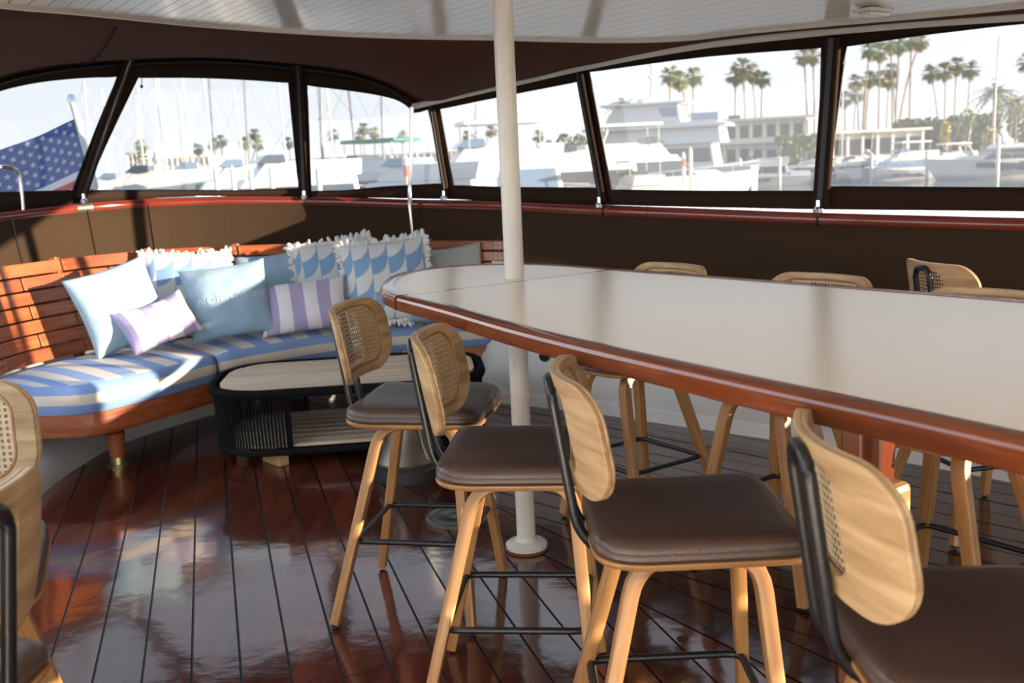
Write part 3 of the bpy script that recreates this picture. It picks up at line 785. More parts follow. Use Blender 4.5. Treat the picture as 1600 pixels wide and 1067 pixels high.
nf_guess = V((math.cos(d2r(-72)), math.sin(d2r(-72)), .35)).normalized()
for v in bm.verts: v.co += nf_guess*.004
bm.to_mesh(me); bm.free()
link(bpy.data.objects.new('lettering', me), par)

# ------------------------------------------------------------------ white pole
pole = thing('white_pole', 'white painted awning pole standing through the table tip', 'pole', (.019, 3.378, 0))
lathe('shaft', [(.033, .0), (.033, 2.1)], POLEP, pole, n=28)
lathe('base_flange', [(.072, .004), (.074, .022), (.066, .028), (.040, .034), (.035, .045), (.033, .05)], POLEP, pole, n=28)
lathe('rust_ring', [(.076, .0), (.0775, .007), (.070, .009)], RUST, pole, n=28)

# ------------------------------------------------------------------ long table
table = thing('dining_table', 'long boat-shaped bar table with cream top and varnished mahogany edge', 'table')
ZT = .968
near = [(-.335, 3.02), (-.17, 2.70), (0., 2.345), (.17, 2.03), (.34, 1.745), (.42, 1.615), (.55, 1.41), (.65, 1.245), (.78, 1.03), (.93, .80)]
far = [(1.72, 1.38), (1.55, 1.78), (1.38, 2.12), (1.23, 2.40), (.91, 2.82), (.62, 3.20), (.38, 3.50)]
mid_n = crom([(x, y, 0) for x, y in near], 4); mid_f = crom([(x, y, 0) for x, y in far], 4)
main = mid_n+crom([(.93, .80, 0), (1.15, .72, 0), (1.45, .80, 0), (1.66, 1.06, 0), (1.72, 1.38, 0)], 5)[1:-1]+mid_f
tip = crom([(.372, 3.512, 0), (.23, 3.70, 0), (.09, 3.83, 0), (-.09, 3.895, 0), (-.24, 3.88, 0), (-.36, 3.79, 0), (-.42, 3.60, 0), (-.425, 3.40, 0), (-.405, 3.22, 0), (-.343, 3.034, 0)], 5)
def offs(poly, d):
    out = []; n = len(poly)
    for i in range(n):
        a, b, c = poly[i-1], poly[i], poly[(i+1) % n]
        e1 = (b-a); e2 = (c-b)
        if e1.length < 1e-6: e1 = e2
        n1 = V((-e1.y, e1.x, 0)).normalized(); n2 = V((-e2.y, e2.x, 0)).normalized()
        w = (n1+n2); w = w.normalized()/max(.5, math.cos(n1.angle(n2)/2)) if w.length > .1 else n1
        out.append(b+w*d)
    return out
union = tip+main
if sum((union[i-1].x*union[i].y-union[i].x*union[i-1].y) for i in range(len(union))) < 0:
    union = union[::-1]; tip = tip[::-1]; main = main[::-1]
inn = offs(union, .034)
sd = V((.715, .486, 0)).normalized(); sn = V((-sd.y, sd.x, 0)); sc_ = sn.dot(V((-.339, 3.027, 0)))
sec = [(-.034, -.044), (.006, -.044), (.010, -.039), (.012, -.013), (.0095, -.010), (.0095, -.007), (.006, -.001), (.0, .0022), (-.0335, .0022), (-.034, -.003)]
sec = [(-x, y) for x, y in sec][::-1]
for nm, poly, path in (('table_top', clip(inn, sn, sc_-.008), main), ('table_leaf', clip(inn, -sn, -(sc_+.008)), tip)):
    poly = [q for i, q in enumerate(poly) if (q-poly[i-1]).length > 1e-4]
    prism(nm, [(q.x, q.y) for q in poly], ZT-.02, ZT, TABLETOP, table)
    prism('underside', [(q.x, q.y) for q in poly], ZT-.043, ZT-.021, MAHOG, table)
    swp('edge_moulding', [q+V((0, 0, ZT)) for q in path], sec, MAHOG, table)
swp('seam_strip', [V((-.32, 3.04, ZT-.0065)), V((.36, 3.497, ZT-.0065))], rrect(.0155, .014, .002, 1), MAHOG, table, False)
# trestle base of the table
def post(x, y, w, d, z0, z1, a, m=MAHOG, b=.006, nm='trestle_post'): return box(nm, (x, y, (z0+z1)/2), (w, d, z1-z0), m, table, a, b)
ta = math.radians(-55)
tx, ty = aty(1336, 690, 2.36).x, 2.36
post(tx+.005, ty, .06, .05, .0, ZT-.045, ta)
post(tx+.055, ty-.02, .045, .06, .0, ZT-.045, ta)
box('brace', (tx+.05, ty-.10, .44), (.065, .09, .26), OAK, table, ta, .018)

# ------------------------------------------------------------------ bar stools
def make_stool():
    root = thing('bar_stool', '', 'stool')
    fxb, fxf, fy, txb, txf, ty, zt = -.259, .164, .2206, -.115, .118, .0965, .592
    for sg in (-1, 1):
        A = V((fxb, sg*fy, .006)); B = V((txb, sg*ty, zt)); C_ = V((txf, sg*ty, zt)); D = V((fxf, sg*fy, .006))
        pl = (B-A).cross(C_-B).normalized()
        path = fillet([A, B, C_, D], .075, 6)
        sc = []
        for p in path: sc.append(.86+.14*min(1, p.z/.5))
        swp('leg_frame', path, rrect(.030, .040, .004, 2), OAK, root, bn=tuple(pl), scale=sc)
        for q in (A, D): lathe('foot_glide', [(.011, -.006), (.012, 0), (.011, .004)], GLIDE, root, q, 12)
    zr = .2475; t = zr/zt
    rp = []
    for fx, tx_, sg in ((fxb, txb, -1), (fxf, txf, -1), (fxf, txf, 1), (fxb, txb, 1)):
        p = V((fx, sg*fy, 0)).lerp(V((tx_, sg*ty, zt)), t); p.x -= math.copysign(.017, fx)*.2; p.y += math.copysign(.004, -sg); p.z = zr; rp.append(p)
    swp('footrest', fillet(rp, .03, 4, True), circ(.0085, 10), BLACKMET, root, closed=True)
    # seat shell and pad
    def outline(k):
        o = []
        for i in range(64):
            a = 2*PI*i/64; c, s_ = math.cos(a), math.sin(a)
            e = 2/7.0
            x = .205*abs(c)**e*(1 if c > 0 else -1); y = .205*abs(s_)**e*(1 if s_ > 0 else -1)
            y *= (1.0+.0*x/.2)
            o.append((x*k, y*k))
        return o
    def dip(x, y): return -.010*math.cos(min(1, abs(y)/.2)*PI/2)+(.012*max(0, (abs(x)-.1)/.1)**2 if x < 0 else -.003*max(0, (x-.12)/.08)**2)
    def layers(prof, mat, name):
        vs = []; fs = []; n = 64; uv = []
        for k, z in prof:
            for x, y in outline(k): vs.append(V((x, y, z+dip(x, y)))); uv.append((x, y))
        for a in range(len(prof)-1):
            for i in range(n):
                j = (i+1) % n; fs.append((a*n+i, a*n+j, (a+1)*n+j, (a+1)*n+i))
        fs.append(tuple(range(n-1, -1, -1))); fs.append(tuple((len(prof)-1)*n+i for i in range(n)))
        return mesh(name, vs, fs, mat, root, True, uv)
    layers([(.55, .600), (.90, .602), (.985, .607), (1.0, .613), (.995, .619), (.94, .621)], OAK, 'seat_shell')
    layers([(.965, .620), (.99, .626), (.988, .634), (.982, .636), (.985, .640), (.97, .650), (.92, .659), (.8, .665), (.5, .668), (.2, .668)], LEATHER, 'seat_pad')
    # backrest: curved ply shell with a narrow opening, a proud rim in front and a wider cane panel set into it
    W2, Z0, Z1 = .203, .718, .948
    def BP(x, z, off=0.):        # x across, z height, off = thickness direction (front +)
        tl = (z-Z0)/(Z1-Z0); sl_ = .15*x/W2
        return V((-.222-.034*tl+.062*(x/W2)**2+.006*(1-tl)**2+off*math.cos(.6*x/W2), x-off*math.sin(.6*x/W2), z))
    def rr(sx, sz, cx, cz_, rt, rb, n=96):
        o = []
        for (cxx, czz, a0, r) in ((sx-rt, sz-rt, 0, rt), (-sx+rt, sz-rt, 90, rt), (-sx+rb, -sz+rb, 180, rb), (sx-rb, -sz+rb, 270, rb)):
            for i in range(n//4+1):
                a = d2r(a0+90*i/(n//4)); o.append((cx+cxx+r*math.cos(a), cz_+czz+r*math.sin(a)))
        c = [0.]; P = o+[o[0]]
        for a, b in zip(P, P[1:]): c.append(c[-1]+math.hypot(b[0]-a[0], b[1]-a[1]))
        out = []; j = 0
        for i in range(n):
            t = c[-1]*i/n
            while c[j+1] < t: j += 1
            f = (t-c[j])/max(1e-9, c[j+1]-c[j]); out.append((P[j][0]+(P[j+1][0]-P[j][0])*f, P[j][1]+(P[j+1][1]-P[j][1])*f))
        return out
    zc = (Z0+Z1)/2; hz = (Z1-Z0)/2; n = 96
    O = rr(W2, hz, 0, zc, .072, .095); I = rr(.085, .082, 0, zc+.004, .035, .04); J = rr(.163, .092, 0, zc+.004, .05, .062)
    def shell(nm, A, B, offs_, steps=4):
        vs = []; uv = []; fs = []
        L = [[(a[0]+(b[0]-a[0])*k/steps, a[1]+(b[1]-a[1])*k/steps) for a, b in zip(A, B)] for k in range(steps+1)]
        rings = [(p, offs_[0]) for p in L]+[(p, offs_[1]) for p in reversed(L)]
        for pts, off in rings:
            for x, z in pts: vs.append(BP(x, z, off)); uv.append((x+.3, z))
        m = len(rings)
        for q in range(m):
            q2 = (q+1) % m
            for i in range(n):
                j = (i+1) % n; fs.append((q*n+i, q*n+j, q2*n+j, q2*n+i))
        o = fixn(mesh(nm, vs, fs, OAKV, root, True, uv)); bev(o, .0025, 2, 60); return o
    shell('backrest', O, I, (.003, -.009)); shell('backrest_rim', O, J, (.011, .003), 2)
    swp('cane_spline', [BP(x, z, .0085) for x, z in rr(.160, .089, 0, zc+.004, .047, .059)], circ(.003, 6), OAK, root, closed=True, bn=(1, 0, 0))
    # cane sheet with real holes
    vs = []; fs = []; pit = .0128; idx = {}
    nx, nz = int(.322/pit), int(.182/pit)
    def vid(x, z):
        k = (round(x*1e5), round(z*1e5))
        if k not in idx: idx[k] = len(vs); vs.append(BP(x, z, .0065))
        return idx[k]
    def inside(x, z):
        dx, dz = abs(x)-(.160-.055), abs(z-zc-.004)-(.090-.055)
        return math.hypot(max(dx, 0), max(dz, 0)) < .058
    for a in range(nx+1):
        for b in range(nz+1):
            cx_ = (a-nx/2)*pit; cz_ = zc+.004+(b-nz/2)*pit
            if not inside(cx_, cz_): continue
            h = pit/2; r = pit*.31
            outer = [(h, 0), (h, h), (0, h), (-h, h), (-h, 0), (-h, -h), (0, -h), (h, -h)]
            inner = [(r, 0), (r*.75, r*.75), (0, r), (-r*.75, r*.75), (-r, 0), (-r*.75, -r*.75), (0, -r), (r*.75, -r*.75)]
            ov = [vid(cx_+p, cz_+q) for p, q in outer]; iv = [vid(cx_+p, cz_+q) for p, q in inner]
            for e in range(8): fs.append((ov[e], ov[(e+1) % 8], iv[(e+1) % 8], iv[e]))
    cn = mesh('cane_panel', vs, fs, CANE, root, True); cn['kind'] = 'stuff'
    # black bent tube holding the backrest
    for_path = [V((.02, -.042, .590)), V((-.19, -.042, .590)), V((-.226, -.042, .64)), V((-.264, -.042, .90)), V((-.267, -.026, .928)), V((-.267, .026, .928)), V((-.264, .042, .90)), V((-.226, .042, .64)), V((-.19, .042, .590)), V((.02, .042, .590))]
    swp('back_support', fillet(for_path, .03, 4), circ(.0105, 10), BLACKMET, root)
    return root
proto = make_stool()
def copy_tree(o, parent=None):
    c = o.copy(); COL.objects.link(c)
    if parent: c.parent = parent
    for ch in o.children: copy_tree(ch, c)
    return c
stools = [(-.2716, 2.9845, -.206, 'oak and cane bar stool nearest the coffee table, its seat front in sunlight'),
          (.0226, 2.3894, -.115, 'oak bar stool with brown leather seat, second from the coffee table'),
          (.335, 1.905, .0, 'oak bar stool with dark leather seat in the middle of the near row'),
          (.668, 1.365, -.03, 'closest bar stool at the lower right, showing its oak back and wide seat'),
          (-1.115, 1.78, -1.2, 'stool at the left edge whose cane back faces the camera'),
          (-.95, 1.29, 2.94, 'stool at the lower left corner seen from behind with black bracket'),
          (.43, 3.60, -2.55, 'stool across the table, leftmost of those on the far side'),
          (.83, 3.06, -2.5, 'stool across the table, second from the white pole'),
          (1.68, 3.46, .17, 'stool by the dark canvas turned away, black bracket on its back'),
          (1.13, 2.54, -2.5, 'stool across the table at the right edge, only its top rim showing')]
for i, (x, y, a, lab) in enumerate(stools):
    o = proto if i == 0 else copy_tree(proto)
    o.location = (x, y, .006); o.rotation_euler = (0, 0, a); o['label'] = lab; o['group'] = 'oak and cane bar stools'

# ------------------------------------------------------------------ coffee table
ct = thing('coffee_table', 'low oval coffee table with teak slats and black rope sides', 'table', (-.815, 4.90, 0), math.radians(5.))
CL, CW, CH = 1.30, .74, .375
def stad(L, Wd, r, n=10):
    o = []
    for cx_, cy_, a0 in ((L/2-r, Wd/2-r, 0), (-L/2+r, Wd/2-r, 90), (-L/2+r, -Wd/2+r, 180), (L/2-r, -Wd/2+r, 270)):
        for i in range(n+1):
            a = d2r(a0+90*i/n); o.append(V((cx_+r*math.cos(a), cy_+r*math.sin(a), 0)))
    return o
ring = stad(CL, CW, .27)
swp('top_ring', [p+V((0, 0, CH-.02)) for p in ring], rrect(.03, .04, .012, 3), ROPE, ct, closed=True)
swp('bottom_ring', [p*.985+V((0, 0, .075)) for p in ring], rrect(.03, .03, .01, 3), ROPE, ct, closed=True)
inner = stad(CL-.07, CW-.07, .24)
def slats(z, th, mat, name, ns=8):
    w = (CW-.07)/ns
    for i in range(ns):
        y0 = -(CW-.07)/2+i*w; q = clip(clip(inner, V((0, 1, 0)), y0+w-.016), V((0, -1, 0)), -y0)
        q = [p for k, p in enumerate(q) if (p-q[k-1]).length > 1e-4]
        m = len(q); vs = [V((p.x, p.y, z-th)) for p in q]+[V((p.x, p.y, z)) for p in q]
        fs = [tuple(range(m-1, -1, -1)), tuple(range(m, 2*m))]+[(e, (e+1) % m, m+(e+1) % m, m+e) for e in range(m)]
        bev(mesh(name, vs, fs, mat, ct, False, [(p.x, p.y) for p in q]*2), .0025, 1)
slats(CH, .018, TEAK, 'top_slat'); slats(.105, .016, TEAK, 'shelf_slat')
prism('top_backing', [(p.x*.98, p.y*.98) for p in inner], CH-.032, CH-.019, ROPE, ct)
# ropes wound vertically round both ends (a gap is left open in the middle of the long sides)
tot = []; c = [0.]; P = ring+[ring[0]]
for a, b in zip(P, P[1:]): c.append(c[-1]+(b-a).length)
mbw = MB(); cnt = 0; s_ = 0.
while s_ < c[-1]:
    j = max(i for i in range(len(c)-1) if c[i] <= s_); f = (s_-c[j])/max(1e-9, c[j+1]-c[j]); p = P[j].lerp(P[j+1], f)
    if abs(p.x) > .27:
        if cnt < 150:
            swp('rope', [V((p.x, p.y, CH-.03)), V((p.x*.985, p.y*.985, .075))], circ(.0052, 5), ROPE, ct, caps=False); cnt += 1
        s_ += .0165
    else:
        s_ += .0165
# rope wraps over the top ring
mb = MB(); s_ = 0.
while s_ < c[-1]:
    j = max(i for i in range(len(c)-1) if c[i] <= s_); f = (s_-c[j])/max(1e-9, c[j+1]-c[j]); p = P[j].lerp(P[j+1], f)
    t = (P[j+1]-P[j]).normalized(); o_ = V((t.y, -t.x, 0))
    q = [p+o_*.018*math.cos(k*PI/3)+V((0, 0, CH-.02+.023*math.sin(k*PI/3))) for k in range(6)]
    mb.sweep(q, circ(.0036, 4), closed=True, bn=tuple(t)); s_ += .0085
w_ = mb.build('rope_wrap', ROPE, ct); w_['kind'] = 'stuff'
for x, y in ((-.36, -.27), (.36, -.27), (-.36, .27), (.36, .27), (-.55, 0), (.55, 0)):
    box('foot', (x, y, .031), (.16, .055, .062), TEAKD, ct, math.atan2(y, x)+PI/2, .004)
for x in (-.27, .27):
    for y in (-.33, .33): swp('frame_post', [V((x, y*1.07, .07)), V((x, y*1.07, CH-.03))], circ(.011, 8), ROPE, ct)

# ------------------------------------------------------------------ pedestal, deck plate, pipe
pd = thing('table_pedestal', 'weathered bell-shaped metal pedestal behind the first bar stool', 'pedestal', (-.49, 4.33, 0))
lathe('plinth', [(.165, 0), (.165, .05), (.15, .06), (.142, .062)], plain('dark_bronze', (.05, .05, .045), .45, metal=.5), pd, n=32)
lathe('bell', [(.14, .06), (.145, .075), (.13, .10), (.10, .15), (.075, .22), (.062, .30), (.055, .345), (.06, .352)], BRONZE, pd, n=32)
for k in range(6):
    a = k*PI/3+.3; swp('rib', [V((math.cos(a)*r, math.sin(a)*r, z)) for r, z in ((.137, .09), (.107, .15), (.082, .22), (.068, .30))], circ(.008, 6), BRONZE, pd)
dp = thing('deck_plate', 'round bronze deck plate let into the floor behind the second stool', 'plate', (-.243, 3.72, 0))
lathe('rim', [(.125, 0), (.125, .012), (.115, .018), (.105, .014), (.10, .013)], BRONZE, dp, n=36)
lathe('lid', [(.10, 0), (.10, .013), (.06, .017), (.055, .015), (.03, .016), (.005, .018)], plain('worn_bronze', (.16, .15, .14), .3, metal=.8, var=.3, vscale=20), dp, n=36)
p = aty(850, 548, 5.2)
pp = thing('drain_pipe', 'short white pipe stub on the port bulwark below the table', 'pipe', p)
swp('pipe', [V((.06, .35, .10)), V((.0, -.06, -.02))], circ(.036, 14), WHITEP, pp, bn=(0, 0, 1))
swp('pipe_bore', [V((.0, -.058, -.019)), V((-.001, -.064, -.0205))], circ(.028, 14), GLIDE, pp, bn=(0, 0, 1))

#BG#
# ------------------------------------------------------------------ harbour outside: water, quay, trees, buildings
ZW = -1.9
WATER = plain('harbor_water', (.16, .20, .23), .12, bump=.35, bscale=1.6)
CONC = plain('quay_concrete', (.55, .52, .47), .8, var=.1, vscale=.3)
DOCKM = plain('dock_planks', (.50, .45, .38), .8, var=.15, vscale=2)
HULLW = plain('hull_gelcoat', (.56, .56, .55), .25)
HULLG = plain('hull_grey_white', (.50, .51, .52), .25)
NAVY = plain('navy_gelcoat', (.03, .045, .08), .2)
GLASSD = plain('tinted_glass', (.05, .065, .085), .08)
GLASSB = plain('blue_tinted_glass', (.14, .22, .32), .08)
CANB = plain('blue_boat_canvas', (.06, .13, .32), .8)
CANG = plain('green_boat_canvas', (.03, .16, .11), .8)
CANT = plain('tan_boat_canvas', (.50, .42, .32), .8)
CANW = plain('white_boat_canvas', (.74, .74, .74), .8)
ALU = plain('mast_aluminium', (.50, .50, .49), .4)
ALUD = plain('dark_mast', (.10, .10, .11), .4)
PILE = plain('white_piling', (.62, .58, .52), .7, var=.1, vscale=3)
REDM = plain('red_marker', (.65, .10, .07), .6)
BARK = plain('palm_bark', (.24, .18, .13), .9)
FRONDS = [plain('palm_frond_green', (.13, .17, .06), .7), plain('palm_frond_olive', (.20, .20, .08), .7), plain('palm_frond_dry', (.20, .15, .08), .8)]
LEAF = [plain('hedge_leaf', (.07, .09, .035), .8), plain('tree_leaf', (.16, .19, .07), .8), plain('yellow_leaf', (.34, .28, .07), .8)]
STUCCO = plain('stucco', (.66, .60, .51), .8, var=.05)
STUCW = plain('white_stucco', (.74, .72, .68), .8)
WIN = plain('dark_window', (.06, .065, .07), .15); WINF = plain('hazed_window', (.30, .31, .32), .3)  # far windows paled, distance haze put into their colour
ROOFB = plain('blue_grey_metal', (.22, .30, .40), .5)

def hy(px): return 533.5-FPX*math.tan(PITCH)+(800-px)*math.tan(-ROLL)
def at(px, D, z=0.):
    d = ray(px, hy(px)); return V((d.x/d.y*D, D, z))
def zat(px, py, D):
    d = ray(px, py); return EYE.z+d.z/d.y*D
water = struct(mesh('harbor_water', [(-900, -300, ZW), (900, -300, ZW), (900, 1500, ZW), (-900, 1500, ZW)], [(0, 1, 2, 3)], WATER))
def slab(name, poly, z0, z1, mat): return struct(prism(name, poly, z0, z1, mat))
a, b = at(960, 150), at(1900, 135)
slab('quay', [(a.x, a.y), (b.x, b.y), (b.x+200, 900), (a.x, 900)], ZW-1, -.7, CONC)
a, b = at(-300, 270), at(980, 250)
slab('far_shore', [(a.x, a.y), (b.x, b.y), (b.x, 900), (a.x, 900)], ZW-1, -.5, CONC)
# unseen pale dock added along starboard to bounce light up onto the ceiling
dk = [sb(-16, -3.2), sb(5, -3.2), sb(5, -5.5), sb(-16, -5.5)]
slab('bounce_dock', [(p.x, p.y) for p in dk], ZW+.3, ZW+.7, CONC)

def building(name, lab, px0, px1, D0, D1, ztop, floors, bays, mat, over=.8, zb=-.7, group=None, depth=12, win=.62):
    A, B = at(px0, D0), at(px1, D1); t = (B-A).normalized(); nrm = V((t.y, -t.x, 0))
    if nrm.y > 0: nrm = -nrm
    L = (B-A).length
    root = thing(name, lab, 'building', (A.x, A.y, zb), math.atan2(t.y, t.x), group)
    h = ztop-zb
    def bx(nm, x, y, z, sx, sy, sz, m): return box(nm, (x, y, z), (sx, sy, sz), m, root)
    # local x along facade, local -y towards the viewer
    bx('wall', L/2, depth/2, h/2, L, depth, h, mat)
    bx('roof', L/2, depth/2-.3, h+.15, L+over*2, depth+over*2, .35, mat)
    fh = h/floors; bw = L/bays
    for f in range(floors):
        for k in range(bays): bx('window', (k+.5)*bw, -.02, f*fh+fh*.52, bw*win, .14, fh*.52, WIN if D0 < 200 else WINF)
        bx('balcony_band', L/2, -over*.6, f*fh+fh*.1, L+.2, over*1.2, fh*.2, mat)
    for k in range(bays+1): bx('column', k*bw, -.25, h/2, bw*.13, .5, h, STUCW)
    return root, h, L
r_, h_, L_ = building('marina_building', 'long cream two-storey building with dark windows behind the large white yacht', 1012, 1258, 165, 158, zat(1130, 190, 160), 2, 12, STUCCO, 1.4, -.7, win=.6)
box('roof_unit', (L_*.36, 5, h_+1.0), (4.4, 3, 1.6), ROOFB, r_); box('roof_unit', (L_*.10, 5, h_+.7), (3.4, 3, 1.6), STUCCO, r_); box('roof_unit', (L_*.55, 5, h_+.6), (1.8, 2, .9), WIN, r_)
building('low_terrace', 'low cream terrace wall on the quay below the tall palms at right', 1300, 1440, 150, 150, zat(1370, 206, 150), 1, 6, STUCCO, 1.0, win=.8)
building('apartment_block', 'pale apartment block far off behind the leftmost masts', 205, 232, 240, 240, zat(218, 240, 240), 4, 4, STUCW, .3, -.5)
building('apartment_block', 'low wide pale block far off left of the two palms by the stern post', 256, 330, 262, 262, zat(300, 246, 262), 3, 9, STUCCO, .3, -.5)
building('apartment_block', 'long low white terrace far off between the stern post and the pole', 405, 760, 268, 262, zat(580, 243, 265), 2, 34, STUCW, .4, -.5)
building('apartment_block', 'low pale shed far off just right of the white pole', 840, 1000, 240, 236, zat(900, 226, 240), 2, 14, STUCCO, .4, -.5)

# palms: three crowns and their copies
def crown_mesh(kind, seed):
    rnd = random.Random(seed); mb = MB()
    n = 46 if kind == 'fan' else 34
    for i in range(n):
        az = i*2.39996+rnd.uniform(-.2, .2); el = rnd.uniform(-1.0, 1.25) if kind == 'fan' else rnd.uniform(-.5, 1.2)
        L = rnd.uniform(.75, 1.05)*(1.0 if kind == 'fan' else 1.9)
        d = V((math.cos(az)*math.cos(el), math.sin(az)*math.cos(el), math.sin(el)))
        side = V((-math.sin(az), math.cos(az), 0))
        if kind == 'fan':
            base = d*.42*L
            for q in range(7):
                a = (q-3)*.30; f = (d*math.cos(a)+side*math.sin(a)).normalized()
                tip = base+f*.62*L+V((0, 0, -.16*L)); w = side*.055
                mb.add([base, base+f*.3*L+w, tip, base+f*.3*L-w], [(0, 1, 2, 3)])
            mb.add([V((0, 0, 0))+side*.02, base+side*.02, base-side*.02, -side*.02], [(0, 1, 2, 3)])
        else:
            P = [d*L*t+V((0, 0, -.55*L*t*t)) for t in (0, .25, .5, .75, 1)]
            for k in range(4):
                t = (P[k+1]-P[k]); 
                for sgn in (-1, 1):
                    for q in (0, .5):
                        o = P[k]+t*q; tip = o+side*sgn*.38*(1-.15*k)+t*.7+V((0, 0, -.12)); mb.add([o, o+t*.45, tip], [(0, 1, 2)])
                mb.add([P[k]+side*.025, P[k+1]+side*.02, P[k+1]-side*.02, P[k]-side*.025], [(0, 1, 2, 3)])
    me = bpy.data.meshes.new('crown'); me.from_pydata([tuple(v) for v in mb.v], [], mb.f); return me
def skirt_mesh(seed):
    rnd = random.Random(seed); mb = MB()
    for i in range(26):
        az = rnd.uniform(0, 2*PI); d = V((math.cos(az), math.sin(az), 0)); side = V((-d.y, d.x, 0))
        z = rnd.uniform(-.1, -.5); mb.add([d*.15+V((0, 0, z)), d*.5+side*.12+V((0, 0, z-.5)), d*.35+V((0, 0, z-.9)), d*.5-side*.12+V((0, 0, z-.5))], [(0, 1, 2, 3)])
    me = bpy.data.meshes.new('dry_skirt'); me.from_pydata([tuple(v) for v in mb.v], [], mb.f); me.materials.append(FRONDS[2]); return me
CR = []
for i in range(3):
    me = crown_mesh('fan', 20+i); me.materials.append(FRONDS[i % 2]); CR.append(me)
for i in range(2):
    me = crown_mesh('feather', 30+i); me.materials.append(FRONDS[i % 2]); CR.append(me)
SK = skirt_mesh(5)
def palm(px, py, D, r, lab, kind=0, lean=0., zb=-.7, group=None):
    c = at(px, D); z = zat(px, py, D)
    root = thing('palm_tree', lab, 'palm', (c.x-lean, c.y, zb), 0, group)
    h = z-zb; P = crom([(0, 0, 0), (lean*.15, 0, h*.35), (lean*.5, 0, h*.7), (lean, 0, h)], 4)
    k = max(.14, .0085*h)
    r *= 1.12; swp('trunk', P, circ(1., 7), BARK, root, scale=[k*(1.25-.5*i/len(P)) for i in range(len(P))], bn=(0, 1, 0))
    cr = link(bpy.data.objects.new('crown', CR[kind]), root); cr.location = (lean, 0, h); cr.scale = (r, r, r*.95); cr.rotation_euler = (0, 0, random.uniform(0, 6))
    if kind < 3:
        sk = link(bpy.data.objects.new('dry_skirt', SK), root); sk.location = (lean, 0, h); sk.scale = (r*.55, r*.55, r*.75)
GP = 'palms along the marina'
tall = [(1357, 76, 'tall palm just right of the broad canopy post, first of the high crowns'), (1372, 80, 'tall palm, second of the high crowns right of the broad post'), (1388, 68, 'tall palm, third of the high crowns right of the broad post'), (1402, 70, 'tall palm, fourth of the high crowns, straight trunk'), (1420, 62, 'tall palm, last but one of the high crowns'), (1434, 64, 'tall palm with a leaning trunk, last of the high crowns')]
for i, (px, py, lab) in enumerate(tall): palm(px, py, 185+i*3, 2.1, lab, i % 3, (1.2, 0, -.8, .5, 0, 4.2)[i], group=GP)
low = [(1318, 154, 'shortest palm close to the broad post'), (1336, 128, 'palm between the shortest one and the tall cluster, upper of two crowns'), (1337, 146, 'palm whose crown hangs just below its neighbour beside the shortest palm'), (1357, 123, 'middle-height palm under the first high crown'), (1373, 121, 'middle-height palm under the second high crown'), (1391, 110, 'middle-height palm with the fullest crown under the third high crown'), (1387, 126, 'middle-height palm tucked behind the fullest crown')]
for i, (px, py, lab) in enumerate(low): palm(px, py, 200+i*2, 2.0, lab, i % 3, (-.3, -.8, .6, .9, .2, -1.2, .4)[i], group=GP)
for i, (px, py, lab) in enumerate([(1451, 113, 'first of the four even palms in a row at right'), (1473, 110, 'second of the four even palms in a row at right'), (1491, 102, 'third and tallest of the four even palms in a row at right'), (1513, 108, 'fourth of the four even palms in a row at right')]): palm(px, py, 190, 2.0, lab, i % 3, (-2., -.3, .2, .5)[i], group=GP)
palm(1600, 96, 190, 2.2, 'palm crown cut by the right edge of the photo', 1, .4, group=GP)
palm(1552, 146, 140, 1.7, 'broad feathery palm behind the white mast at right', 3, .3, group=GP)
palm(1584, 160, 150, 1.7, 'broad feathery palm right of the white mast', 4, -.3, group=GP)
mid = [(1049, 116, 'first palm above the left end of the marina building'), (1064, 124, 'palm with a bent trunk in the trio above the marina building'), (1085, 118, 'third palm of the trio above the marina building'), (1150, 117, 'first palm of the cluster above the middle of the marina building'), (1161, 105, 'highest palm of the cluster above the middle of the marina building'), (1174, 112, 'dense palm in the cluster above the middle of the marina building'), (1191, 121, 'rightmost palm of the cluster above the marina building'), (1255, 86, 'left of the two tall palms beside the broad canopy post'), (1269, 86, 'right of the two tall palms beside the broad canopy post')]
for i, (px, py, lab) in enumerate(mid): palm(px, py, 185+2*i, 2.1 if i != 4 else 2.5, lab, i % 3, (.2, -2.2, .3, .2, -.6, -1.2, .3, -.9, -.5)[i], group=GP)
palm(978, 166, 120, 1.2, 'small date palm rising behind the large yacht', 3, .2, group=GP); palm(1062, 174, 150, 1.0, 'small feathery palm beside the roof unit of the marina building', 4, .1, group=GP)
farp = [(843, 212, 'far round palm just right of the white pole'), (770, 203, 'far leaning palm just left of the white pole'), (733, 212, 'far palm left of the leaning one by the white pole'), (632, 212, 'far palm beside the bent steel tube'), (588, 206, 'far palm, right one of the close trio'), (573, 200, 'far palm, highest of the close trio'), (566, 211, 'far palm, left and lowest of the close trio'), (525, 209, 'far palm standing alone right of the stern post'), (404, 209, 'far palm left of the stern post, above a lower one'), (407, 224, 'low far palm under another left of the stern post'), (388, 222, 'small far palm left of the stern post'), (351, 219, 'far palm in the middle of the large stern window'), (339, 224, 'small far palm in the middle of the large stern window'), (314, 232, 'lowest far palm among the masts'), (455, 222, 'far palm half hidden by the stern post'), (226, 226, 'far round palm beside the apartment block')]
for i, (px, py, lab) in enumerate(farp): palm(px, py, 238+(i % 5)*2, 1.75, lab, i % 3, (0, 2.6, .3, .2, 0, .2, -.3, .1)[i % 8], -.5, group='far palms across the harbour')
